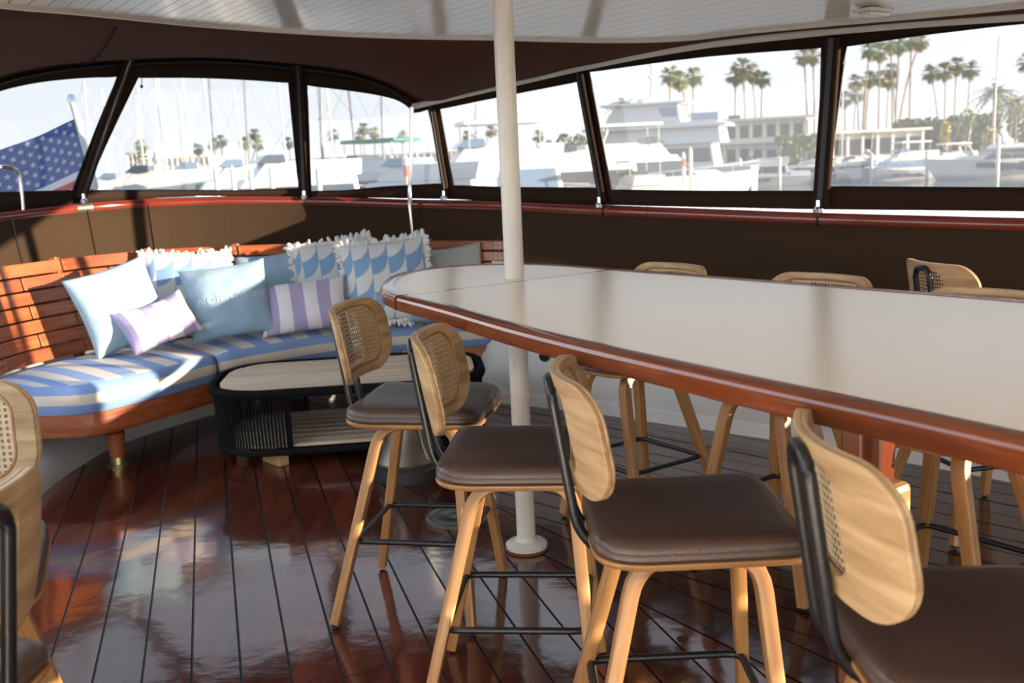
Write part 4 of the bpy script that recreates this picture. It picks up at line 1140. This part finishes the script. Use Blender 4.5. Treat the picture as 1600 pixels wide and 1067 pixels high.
# rounded trees and hedge
def tree(px0, px1, py, D, lab, mat, name='leafy_tree', zb=-.7, n=240, seed=1):
    rnd = random.Random(seed); A, B = at(px0, D), at(px1, D); w = (B-A).length; h = zat((px0+px1)/2, py, D)-zb
    root = thing(name, lab, 'tree' if 'hedge' not in name else 'hedge', ((A.x+B.x)/2, D, zb))
    mb = MB()
    for i in range(n):
        a, e, q = rnd.uniform(0, 2*PI), math.asin(rnd.uniform(-1, 1)), rnd.uniform(.75, 1)
        if name == 'clipped_hedge': c = V((rnd.uniform(-.5, .5)*w, rnd.uniform(-1, 1), rnd.uniform(.05, 1)*h))
        else: c = V((math.cos(a)*math.cos(e)*q*w/2, math.sin(a)*math.cos(e)*q*w/2, h*.62+math.sin(e)*q*h*.38))
        s = rnd.uniform(.25, .5)*min(1.6, .18*w+.4); u = V((rnd.gauss(0, 1), rnd.gauss(0, 1), rnd.gauss(0, 1))).normalized(); v = u.orthogonal().normalized()
        w2 = u.cross(v)
        mb.add([c+v*s, c+w2*s*.7, c-v*s, c-w2*s*.7], [(0, 1, 2, 3)])
    if name == 'clipped_hedge': mb.box((0, 0, h*.48), (w, 1.2, h*.94))
    f = mb.build('foliage', mat, root)
    if name != 'clipped_hedge': swp('trunk', [V((0, 0, 0)), V((0, 0, h*.6))], circ(.2, 7), BARK, root, bn=(0, 1, 0))
tree(1482, 1560, 181, 165, 'dark clipped hedge behind the boats at right', LEAF[0], 'clipped_hedge', n=900, seed=3)
tree(1395, 1485, 187, 168, 'low dark hedge left of the rounded tree at right', LEAF[0], 'clipped_hedge', n=700, seed=4)
tree(1495, 1522, 168, 162, 'rounded olive tree in front of the clipped hedge', LEAF[1], seed=5)
tree(1468, 1485, 188, 150, 'yellowish shrub left of the rounded olive tree', LEAF[2], seed=6)
tree(1535, 1560, 196, 140, 'yellow-green bush below the feathery palm', LEAF[2], seed=7)
tree(1575, 1625, 160, 158, 'large pale tree at the right edge behind the mast', LEAF[1], n=420, seed=8)
tree(868, 898, 208, 236, 'far dark tree right of the white pole', LEAF[0], zb=-.5, seed=9)
tree(893, 922, 209, 236, 'far dark tree beside the leaning canopy post', LEAF[0], zb=-.5, seed=10)
tree(848, 868, 218, 236, 'small far tree beside the round palm', LEAF[1], zb=-.5, seed=11)
tree(218, 236, 226, 236, 'far dark round tree among the left masts', LEAF[0], zb=-.5, seed=12)
tree(1215, 1280, 213, 150, 'low shrubs by the right end of the marina building', LEAF[1], 'clipped_hedge', n=500, seed=13)

# boats
def hull(root, L, B_, hb, hs, mat, flare=.25, nm='hull', draft=.3):
    """bow towards +x; hb bow freeboard, hs stern freeboard"""
    n = 14; vs = []; fs = []
    for i in range(n+1):
        t = i/n; x = -L/2+L*t
        w = B_/2*(1-max(0, (t-.45)/.55)**2.3)*(1-.08*(1-t)); fb = hs+(hb-hs)*t**1.6
        rake = .10*L*max(0, t-.55)/.45
        for k, (a, z) in enumerate(((1., fb), (1-flare*.5, fb*.45), (1-flare, -draft))):
            vs.append(V((x+rake*(.6 if k == 0 else .2 if k == 1 else -.35), w*a if t < 1 else .02, z)))
        for k, (a, z) in enumerate(((1-flare, -draft), (1-flare*.5, fb*.45), (1., fb))):
            vs.append(V((x+rake*(-.35 if k == 0 else .2 if k == 1 else .6), -w*a if t < 1 else -.02, z)))
        if i:
            for e in range(6):
                fs.append(((i-1)*6+e, (i-1)*6+(e+1) % 6, i*6+(e+1) % 6, i*6+e))
    fs += [tuple(range(5, -1, -1)), tuple(n*6+e for e in range(6))]
    return fixn(mesh(nm, vs, fs, mat, root))
def cab(root, nm, x0, x1, w0, z0, z1, sf, sbk, mat, taper=.86, fr=.7):
    """deckhouse: slanted front sf and back sbk, narrower towards the bow by fr"""
    vs = [V((x0, -w0/2, z0)), V((x1, -w0/2*fr, z0)), V((x1, w0/2*fr, z0)), V((x0, w0/2, z0)), V((x0+sbk, -w0/2*taper, z1)), V((x1-sf, -w0/2*fr*taper*1.05, z1)), V((x1-sf, w0/2*fr*taper*1.05, z1)), V((x0+sbk, w0/2*taper, z1))]
    return bev(mesh(nm, vs, [(3, 2, 1, 0), (4, 5, 6, 7), (0, 1, 5, 4), (1, 2, 6, 5), (2, 3, 7, 6), (3, 0, 4, 7)], mat, root), .05, 2)
def band(root, x0, x1, w0, z0, z1, sf, sbk, mat, taper=.86, fr=.7, f0=.3, f1=.8, e=.02, nm='window_band'):
    """dark glazing wrapped round a deckhouse made with the same numbers"""
    def lp(f):
        k = 1-(1-taper)*f; kf = fr*(1+(taper*1.05-1)*f)
        return (x0+sbk*f, x1-sf*f, w0/2*k+e, w0/2*kf+e, z0+(z1-z0)*f)
    a, b = lp(f0), lp(f1); vs = []
    for q in (a, b): vs += [V((q[0]+.25, -q[2], q[4])), V((q[1]+e*2, -q[3], q[4])), V((q[1]+e*2, q[3], q[4])), V((q[0]+.25, q[2], q[4]))]
    return mesh(nm, vs, [(0, 1, 5, 4), (1, 2, 6, 5), (2, 3, 7, 6), (3, 0, 4, 7), (0, 3, 2, 1), (4, 5, 6, 7)], mat, root)
def rails(root, L, B_, hb, hs):
    mb = MB(); P = []
    for i in range(9):
        t = .45+.55*i/8; x = -L/2+L*t+.06*L*max(0, t-.55)/.45; w = B_/2*(1-max(0, (t-.45)/.55)**2.3)*.93; fb = hs+(hb-hs)*t**1.6
        P.append((x, max(w, .03), fb))
    for sgn in (-1, 1):
        mb.sweep([V((x, sgn*w, z+.6)) for x, w, z in P], circ(.022, 5))
        for x, w, z in P[::2]: mb.sweep([V((x, sgn*w, z-.02)), V((x, sgn*w, z+.6))], circ(.018, 5))
    mb.build('bow_rail', ALU, root)
def cruiser(px, D, L, hd, lab, hm=None, glass=None, fly=True, top=None, arch=True, group='motor boats moored in the marina', cover=None, tall=1.):
    c = at(px, D, ZW); root = thing('motor_yacht', lab, 'boat', c, d2r(hd), group)
    B_ = L*.30; hb, hs = L*.135, L*.085; hm = hm or HULLW; glass = glass or GLASSD
    hull(root, L, B_, hb, hs, hm); mesh_ = None
    mb = MB(); mb.sweep([V((-L*.48, -B_*.455, hs*.93)), V((0, -B_*.5, hs*1.02+.02)), V((L*.2, -B_*.47, (hs+hb)/2*.93))], rrect(.05, .12, .02, 2)); mb.sweep([V((-L*.48, B_*.455, hs*.93)), V((0, B_*.5, hs*1.02+.02)), V((L*.2, B_*.47, (hs+hb)/2*.93))], rrect(.05, .12, .02, 2)); mb.build('rub_rail', HULLG, root)
    z0 = hs*.9; z1 = z0+L*.125*tall; a = (-L*.30, L*.26, B_*.82, z0, z1, L*.13, L*.02)
    cab(root, 'cabin', *a, HULLW); band(root, *a, glass)
    cab(root, 'foredeck_trunk', L*.02, L*.40, B_*.55, z0+L*.03, z0+L*.065, L*.07, 0, HULLW, .9, .5)
    for k in range(3): box('porthole', (-L*.1+k*L*.11, 0, hs*.62), (L*.05, B_*.965, L*.014), glass, root)
    if fly:
        a2 = (-L*.30, L*.10, B_*.72, z1, z1+L*.06, L*.05, -L*.01); cab(root, 'flybridge', *a2, HULLW)
        cab(root, 'windscreen', -L*.02, L*.085, B_*.62, z1+L*.055, z1+L*.085, L*.04, .05, glass, .9, .8)
        if arch:
            mb = MB()
            for sgn in (-1, 1): mb.sweep(fillet([V((-L*.26, sgn*B_*.35, z1)), V((-L*.20, sgn*B_*.32, z1+L*.12)), V((-L*.20, 0, z1+L*.125))], .3, 3), rrect(.30, .12, .04, 2), bn=(1, 0, 0))
            mb.build('radar_arch', HULLW, root); lathe('radar_dome', [(.25, 0), (.3, .1), (.22, .24), (.05, .28)], HULLW, root, (-L*.20, 0, z1+L*.13), 12)
            swp('antenna', [V((-L*.22, .5, z1+L*.1)), V((-L*.25, .5, z1+L*.34))], circ(.025, 5), ALU, root, bn=(0, 1, 0))
        if top:
            cab(root, 'bimini_top', -L*.24, L*.06, B_*.7, z1+L*.135, z1+L*.15, .05, .05, top, .95, .95)
            mb = MB()
            for x in (-L*.22, L*.04):
                for y in (-B_*.31, B_*.31): mb.sweep([V((x, y, z1+L*.04)), V((x, y, z1+L*.138))], circ(.03, 5))
            mb.build('bimini_frame', ALU, root)
    if cover: cab(root, 'cockpit_cover', -L*.47, -L*.20, B_*.84, z0, z1*.98, .1, L*.10, cover, .8, 1.)
    else: box('cockpit_coaming', (-L*.40, 0, hs+L*.015), (L*.18, B_*.86, L*.05), HULLW, root, 0, .03)
    rails(root, L, B_, hb, hs)
    return root
def sailer(px, D, L, hd, lab, mast_py, hm=None, cov=None, dark=False, group='sailing boats moored in the marina'):
    c = at(px, D, ZW); root = thing('sailing_boat', lab, 'boat', c, d2r(hd), group)
    B_ = L*.27; hull(root, L, B_, L*.11, L*.085, hm or HULLW, .35)
    z0 = L*.085; cab(root, 'coachroof', -L*.12, L*.22, B_*.5, z0*.95, z0+L*.04, L*.06, .05, HULLW, .85, .6)
    band(root, -L*.12, L*.22, B_*.5, z0*.95, z0+L*.04, L*.06, .05, GLASSD, .85, .6, .35, .75)
    H_ = zat(px, mast_py, D)-ZW; x = L*.06; r = .0032*H_+.03; m = ALUD if dark else ALU
    swp('mast', [V((x, 0, z0)), V((x, 0, H_*.6)), V((x-.02*L, 0, H_))], circ(r, 8), m, root, bn=(0, 1, 0))
    mb = MB()
    for f in (.42, .70): mb.sweep([V((x, -B_*.32, H_*f)), V((x, B_*.32, H_*f))], circ(.03, 5))
    mb.build('spreader', m, root)
    swp('boom', [V((x, 0, z0+L*.09)), V((-L*.36, 0, z0+L*.085))], circ(.06, 6), m, root)
    swp('sail_cover', [V((x, 0, z0+L*.115)), V((-L*.12, 0, z0+L*.105)), V((-L*.35, 0, z0+L*.092))], circ(.16, 8), cov or CANB, root, scale=[1.2, 1, .5])
    mb = MB()
    for p, q in ((V((L*.52, 0, L*.11)), V((x, 0, H_*.97))), (V((-L*.49, 0, L*.085)), V((x, 0, H_))), (V((x, B_*.46, z0)), V((x, B_*.32, H_*.42))), (V((x, B_*.32, H_*.42)), V((x, 0, H_*.95))), (V((x, -B_*.46, z0)), V((x, -B_*.32, H_*.42))), (V((x, -B_*.32, H_*.42)), V((x, 0, H_*.95)))): mb.sweep([p, q], circ(.011, 4))
    mb.build('rigging', m, root)
    box('cockpit_coaming', (-L*.30, 0, z0+.12), (L*.26, B_*.6, .28), HULLW, root, 0, .04)
    return root

# the large yachts seen through the port windows
big = cruiser(1008, 74, 15.5, 8, 'largest white motor yacht, three decks high with its grey flared bow pointing right', HULLG, GLASSD, True, HULLW, True, tall=1.15)
cruiser(990, 56, 9., 100, 'white sport boat with canvas enclosure in front of the largest yacht', HULLW, GLASSD, True, CANW, False)
tb_ = thing('tall_yacht', 'tall rounded yacht with overhanging upper deck behind the leaning canopy post', 'boat', at(985, 92, ZW), d2r(160))
hull(tb_, 22, 6., 3.4, 2.2, HULLW); cab(tb_, 'cabin', -8, 5, 5.2, 2, 4.4, 2.2, .4, HULLW); band(tb_, -8, 5, 5.2, 2, 4.4, 2.2, .4, GLASSD)
cab(tb_, 'upper_deck', -8.5, 3.5, 5.6, 4.3, 6.2, 1.5, .3, HULLW, .8, .85); cab(tb_, 'overhang', -9, 3.8, 6., 5.7, 6.0, .1, .1, HULLW, .95, .9)
cab(tb_, 'wheelhouse', -5, 2, 4.2, 6.2, 7.8, 1., .3, HULLW, .85, .8); band(tb_, -5, 2, 4.2, 6.2, 7.8, 1., .3, GLASSB)
cab(tb_, 'hard_top', -5.6, 2.2, 4.6, 7.8, 8.0, .1, .1, HULLW, .95, .9)
swp('mast', [V((-2, 0, 8)), V((-2.2, 0, 12.2))], circ(.10, 6), HULLW, tb_, bn=(0, 1, 0)); lathe('radar_dome', [(.4, 0), (.5, .15), (.4, .4), (.05, .5)], HULLW, tb_, (-1.2, 0, 8.0), 14)
box('radar_bar', (-2.1, 0, 10.2), (.2, 2.2, .15), HULLW, tb_); box('radar_bar', (-2.1, 0, 11.3), (.2, 1.2, .12), HULLW, tb_)
cruiser(1180, 102, 10.5, 172, 'white sport fisher behind the bow of the largest yacht, second boat right of it', HULLG, GLASSD, True, CANB, False, tall=1.)
cruiser(1262, 104, 9., 178, 'white cabin boat with blue canopy left of the broad canopy post', HULLW, GLASSD, True, CANB, False)
cruiser(1330, 106, 8.5, 186, 'small white cabin boat just right of the broad canopy post', HULLW, GLASSD, True, None, True)
cruiser(1410, 100, 10.5, 186, 'white boat with a long sloping canvas, fourth from the right', HULLG, GLASSB, True, CANW, False, cover=CANW)
cruiser(1478, 102, 9.5, 188, 'white boat with square saloon windows next to the dark-windowed yacht', HULLW, GLASSD, True, CANW, True)
ex = cruiser(1590, 92, 15., 178, 'sleek white yacht with a dark side window at the right edge', HULLW, GLASSD, False)
for sgn in (-1, 1):
    ob = swp('hull_window', [V((-5, sgn*2.24, 1.02)), V((0, sgn*2.30, 1.08)), V((4.3, sgn*1.68, 1.32))], rrect(.12, .75, .05, 2), NAVY, ex, scale=[1, 1, .5])
cruiser(1545, 112, 9, 184, 'white cabin boat half hidden behind the sleek yacht', HULLW, GLASSD, True, None, True)
sailer(1563, 96, 11, 186, 'sailing boat with a tall white mast at the right edge', 56, HULLW, CANB)
sailer(1322, 130, 9, 180, 'sailing boat with a thin mast behind the broad canopy post', 92, HULLW, CANB)
# boats through the corner and stern windows
cruiser(885, 60, 13.5, 196, 'white cruiser with raked dark windows left of the leaning canopy post', HULLW, GLASSD, True, None, False, tall=1.2)
cruiser(745, 56, 15., 192, 'long blue-grey shaded cruiser just left of the white pole', HULLG, GLASSB, True, CANW, False, tall=1.2)
cruiser(640, 44, 12., 160, 'blue-shaded cabin cruiser behind the bent steel tube', HULLG, GLASSB, True, None, False, tall=1.2)
cruiser(812, 100, 13., 175, 'far white cruiser behind the white pole', HULLW, GLASSB, True, CANB, False, tall=1.2)
cruiser(905, 118, 12., 170, 'far blue-topped cruiser by the leaning canopy post', HULLG, GLASSB, True, CANB, False, tall=1.2)
cruiser(572, 62, 13.5, 150, 'white cruiser under a green bimini right of the stern post', HULLW, GLASSD, True, CANG, False, tall=1.2)
cruiser(512, 66, 12., 95, 'white boat seen end on right of the stern post', HULLW, GLASSB, True, None, False, tall=1.2)
cruiser(432, 50, 13., 205, 'white cabin cruiser with dark windscreen left of the stern post', HULLW, GLASSD, True, None, False, tall=1.3)
cruiser(372, 58, 13.5, 200, 'white boat in the middle of the large stern window', HULLW, GLASSB, True, None, False, tall=1.2)
cruiser(305, 64, 14., 195, 'low white boat with blue cover in the large stern window', HULLW, GLASSB, True, None, False, cover=CANB, tall=1.15)
cruiser(232, 62, 14., 190, 'low white boat below the apartment block', HULLW, GLASSD, True, None, False, cover=CANG, tall=1.1)
cruiser(182, 70, 13., 190, 'low white boat beside the striped flag', HULLW, GLASSB, True, None, False, cover=CANT, tall=1.1)
ms = [(247, 82, 118, 0, 'with the second thick mast in the large stern window'), (268, 78, 60, 0, 'with the thickest white mast in the large stern window'), (288, 92, 112, 0, 'with the third thick mast in the large stern window'), (298, 120, 144, 0, 'with a short mast in the large stern window'), (322, 100, 118, 0, 'with a mast left of the small far palms'), (342, 115, 122, 1, 'with a thin dark mast near the centre of the large stern window'), (369, 120, 138, 0, 'with a low thin mast in the large stern window'), (398, 110, 118, 1, 'with a grey mast above the far palm'), (437, 105, 110, 0, 'with the mast nearest the stern post'),
      (495, 70, 120, 0, 'with a white mast just right of the stern post'), (507, 85, 100, 0, 'with a thick mast right of the stern post'), (520, 62, 110, 1, 'with the darkest mast right of the stern post'), (541, 74, 118, 1, 'with a dark mast in the corner stern window'), (606, 88, 150, 1, 'with a leaning grey mast by the steel tube'), (723, 90, 165, 0, 'with a white mast left of the white pole'), (752, 96, 162, 1, 'with a black mast left of the white pole'), (714, 130, 185, 0, 'with a far thin mast right of the steel tube'),
      (152, 84, 124, 0, 'with a mast right of the flag'), (163, 96, 136, 0, 'with the second mast right of the flag'), (182, 90, 150, 0, 'with a mast behind the slanted post'), (215, 100, 165, 0, 'with a mast at the left end of the large stern window'), (232, 105, 128, 0, 'with the first thick mast in the large stern window')]
for i, (px, D, my, dk_, w) in enumerate(ms): sailer(px+4, D, 8.5+(i % 4), (10, 170, 25, 195)[i % 4], 'sailing boat '+w, my, (HULLW, HULLW, HULLG)[i % 3], (CANB, CANW, CANT, CANG)[i % 4], bool(dk_))
# pilings and finger docks
for i, (px, py, D, red, lab) in enumerate([(1068, 240, 62, 1, 'white piling with a red marker in front of the largest yacht'), (1079, 232, 63, 0, 'plain piling beside the red-marked one'), (635, 246, 40, 1, 'white piling with a red band behind the steel tube'), (497, 262, 40, 0, 'white piling just right of the stern post'), (338, 262, 44, 0, 'first white piling in the large stern window'), (364, 262, 45, 0, 'second white piling in the large stern window'), (392, 264, 46, 0, 'third white piling in the large stern window'), (424, 262, 44, 0, 'fourth white piling in the large stern window'), (770, 264, 44, 0, 'white piling just left of the white pole'), (1156, 248, 96, 0, 'grey piling right of the grey bow'), (1218, 246, 98, 0, 'grey piling below the marina building'), (1362, 240, 96, 0, 'grey piling in front of the sloping canvas boat'), (1449, 236, 96, 0, 'grey piling in front of the square-windowed boat'), (1560, 212, 88, 0, 'grey piling beside the white mast at right')]):
    c = at(px, D, ZW-.6); h = zat(px, py, D)-c.z; r = .11 if D < 70 else .16
    pl_ = thing('piling', lab, 'piling', c); lathe('post', [(r, 0), (r, h-.15)], PILE, pl_, n=12); lathe('cap', [(r*1.15, h-.15), (r*1.1, h-.1), (.01, h+.12)], HULLW, pl_, n=12)
    if red: lathe('red_band', [(r*1.05, h-.75), (r*1.05, h-.30)], REDM, pl_, n=12)
for px0, px1, D, lab in ((1120, 1700, 116, 'long floating dock behind the boats at right'), (150, 700, 80, 'long floating dock behind the stern boats'), (690, 960, 78, 'floating dock between the steel tube and the leaning post')):
    A, B = at(px0, D), at(px1, D); o = box('floating_dock', ((A.x+B.x)/2, D, ZW+.3), ((B-A).length, 1.6, .4), DOCKM, None, 0, .03); tag(o, lab, 'dock')

# ------------------------------------------------------------------ flag on its staff outside the stern
fs_ = thing('flag_staff', 'slanted staff with a chrome ball outside the stern window', 'flagpole', aty(160, 330, 6.9))
p0, p1 = fs_.location.copy(), aty(113, 160, 7.25)
FB = aty(150, 300, 6.98)
swp('staff', [V((0, 0, 0)), p1-p0], circ(.021, 10), WHITEP, fs_, bn=(0, 1, 0))
dv = (p1-p0).normalized()
swp('truck', [p1-p0-dv*.01, p1-p0+dv*.03, p1-p0+dv*.05, p1-p0+dv*.07], circ(.03, 12), CHROME, fs_, bn=(0, 1, 0), scale=[.7, 1.1, .9, .2])
FBLUE = cloth('flag_blue', (.035, .075, .26), transl=.35, bump=.2, bs=200, col2=(.05, .11, .40)); FWHITE = cloth('flag_white', (.75, .74, .74), transl=.35, bump=.2, bs=200); FRED = cloth('flag_red', (.55, .05, .06), transl=.35, bump=.2, bs=200, col2=(.7, .06, .07))
flag = thing('national_flag', 'stars and stripes flag hanging from the slanted staff at the left window', 'flag', p1-dv*.13)
HO = -dv; HT = .72         # hoist direction, hoist length
FL = V((-.955, .03, -.29)).normalized(); FLN = HO.cross(FL).normalized(); LEN = 1.75
def fp(u, v, off=0.):      # u along the fly, v down the hoist (0..1)
    a = .05*math.sin(u*7+v*3)*min(1, u*3)+.025*math.sin(u*15-v*4)*min(1, u*3)
    d = HO.lerp(V((0, 0, -1)), min(1, u*.8))
    return FL*(u*LEN*(1-.05*v))+d.normalized()*(v*HT)+FLN*(a+off)+V((0, 0, -.10*u*u))
for sI in range(13):
    v0, v1 = sI/13, (sI+1)/13; u0 = .40 if sI < 7 else 0.
    rows = [[fp(u0+(1-u0)*i/24, v0+(v1-v0)*j/2) for i in range(25)] for j in range(3)]
    grid('stripe', rows, FRED if sI % 2 == 0 else FWHITE, flag)
cant = grid('canton', [[fp(.40*i/16, 7/13*j/10) for i in range(17)] for j in range(11)], FBLUE, flag)
star_p = []
for r in range(9):
    for c in range(6 if r % 2 == 0 else 5):
        u = .40*((c+.5)/6 if r % 2 == 0 else (c+1)/6); v = 7/13*(r+.8)/9.6; star_p.append((u, v))
for u, v in star_p:
    vs = []; 
    for sgn in (-1, 1):
        for k in range(10):
            a = PI/2+k*PI/5; r = .036 if k % 2 == 0 else .015
            vs.append(fp(u+r*math.cos(a)/LEN*HT*1.0, v-r*math.sin(a)*1.0, sgn*.006))
    c0 = len(vs); vs += [fp(u, v, -.006), fp(u, v, .006)]
    f = []
    for q in range(2):
        for k in range(10): f.append((c0+q, q*10+k, q*10+(k+1) % 10))
    mesh('star', vs, f, FWHITE, cant)
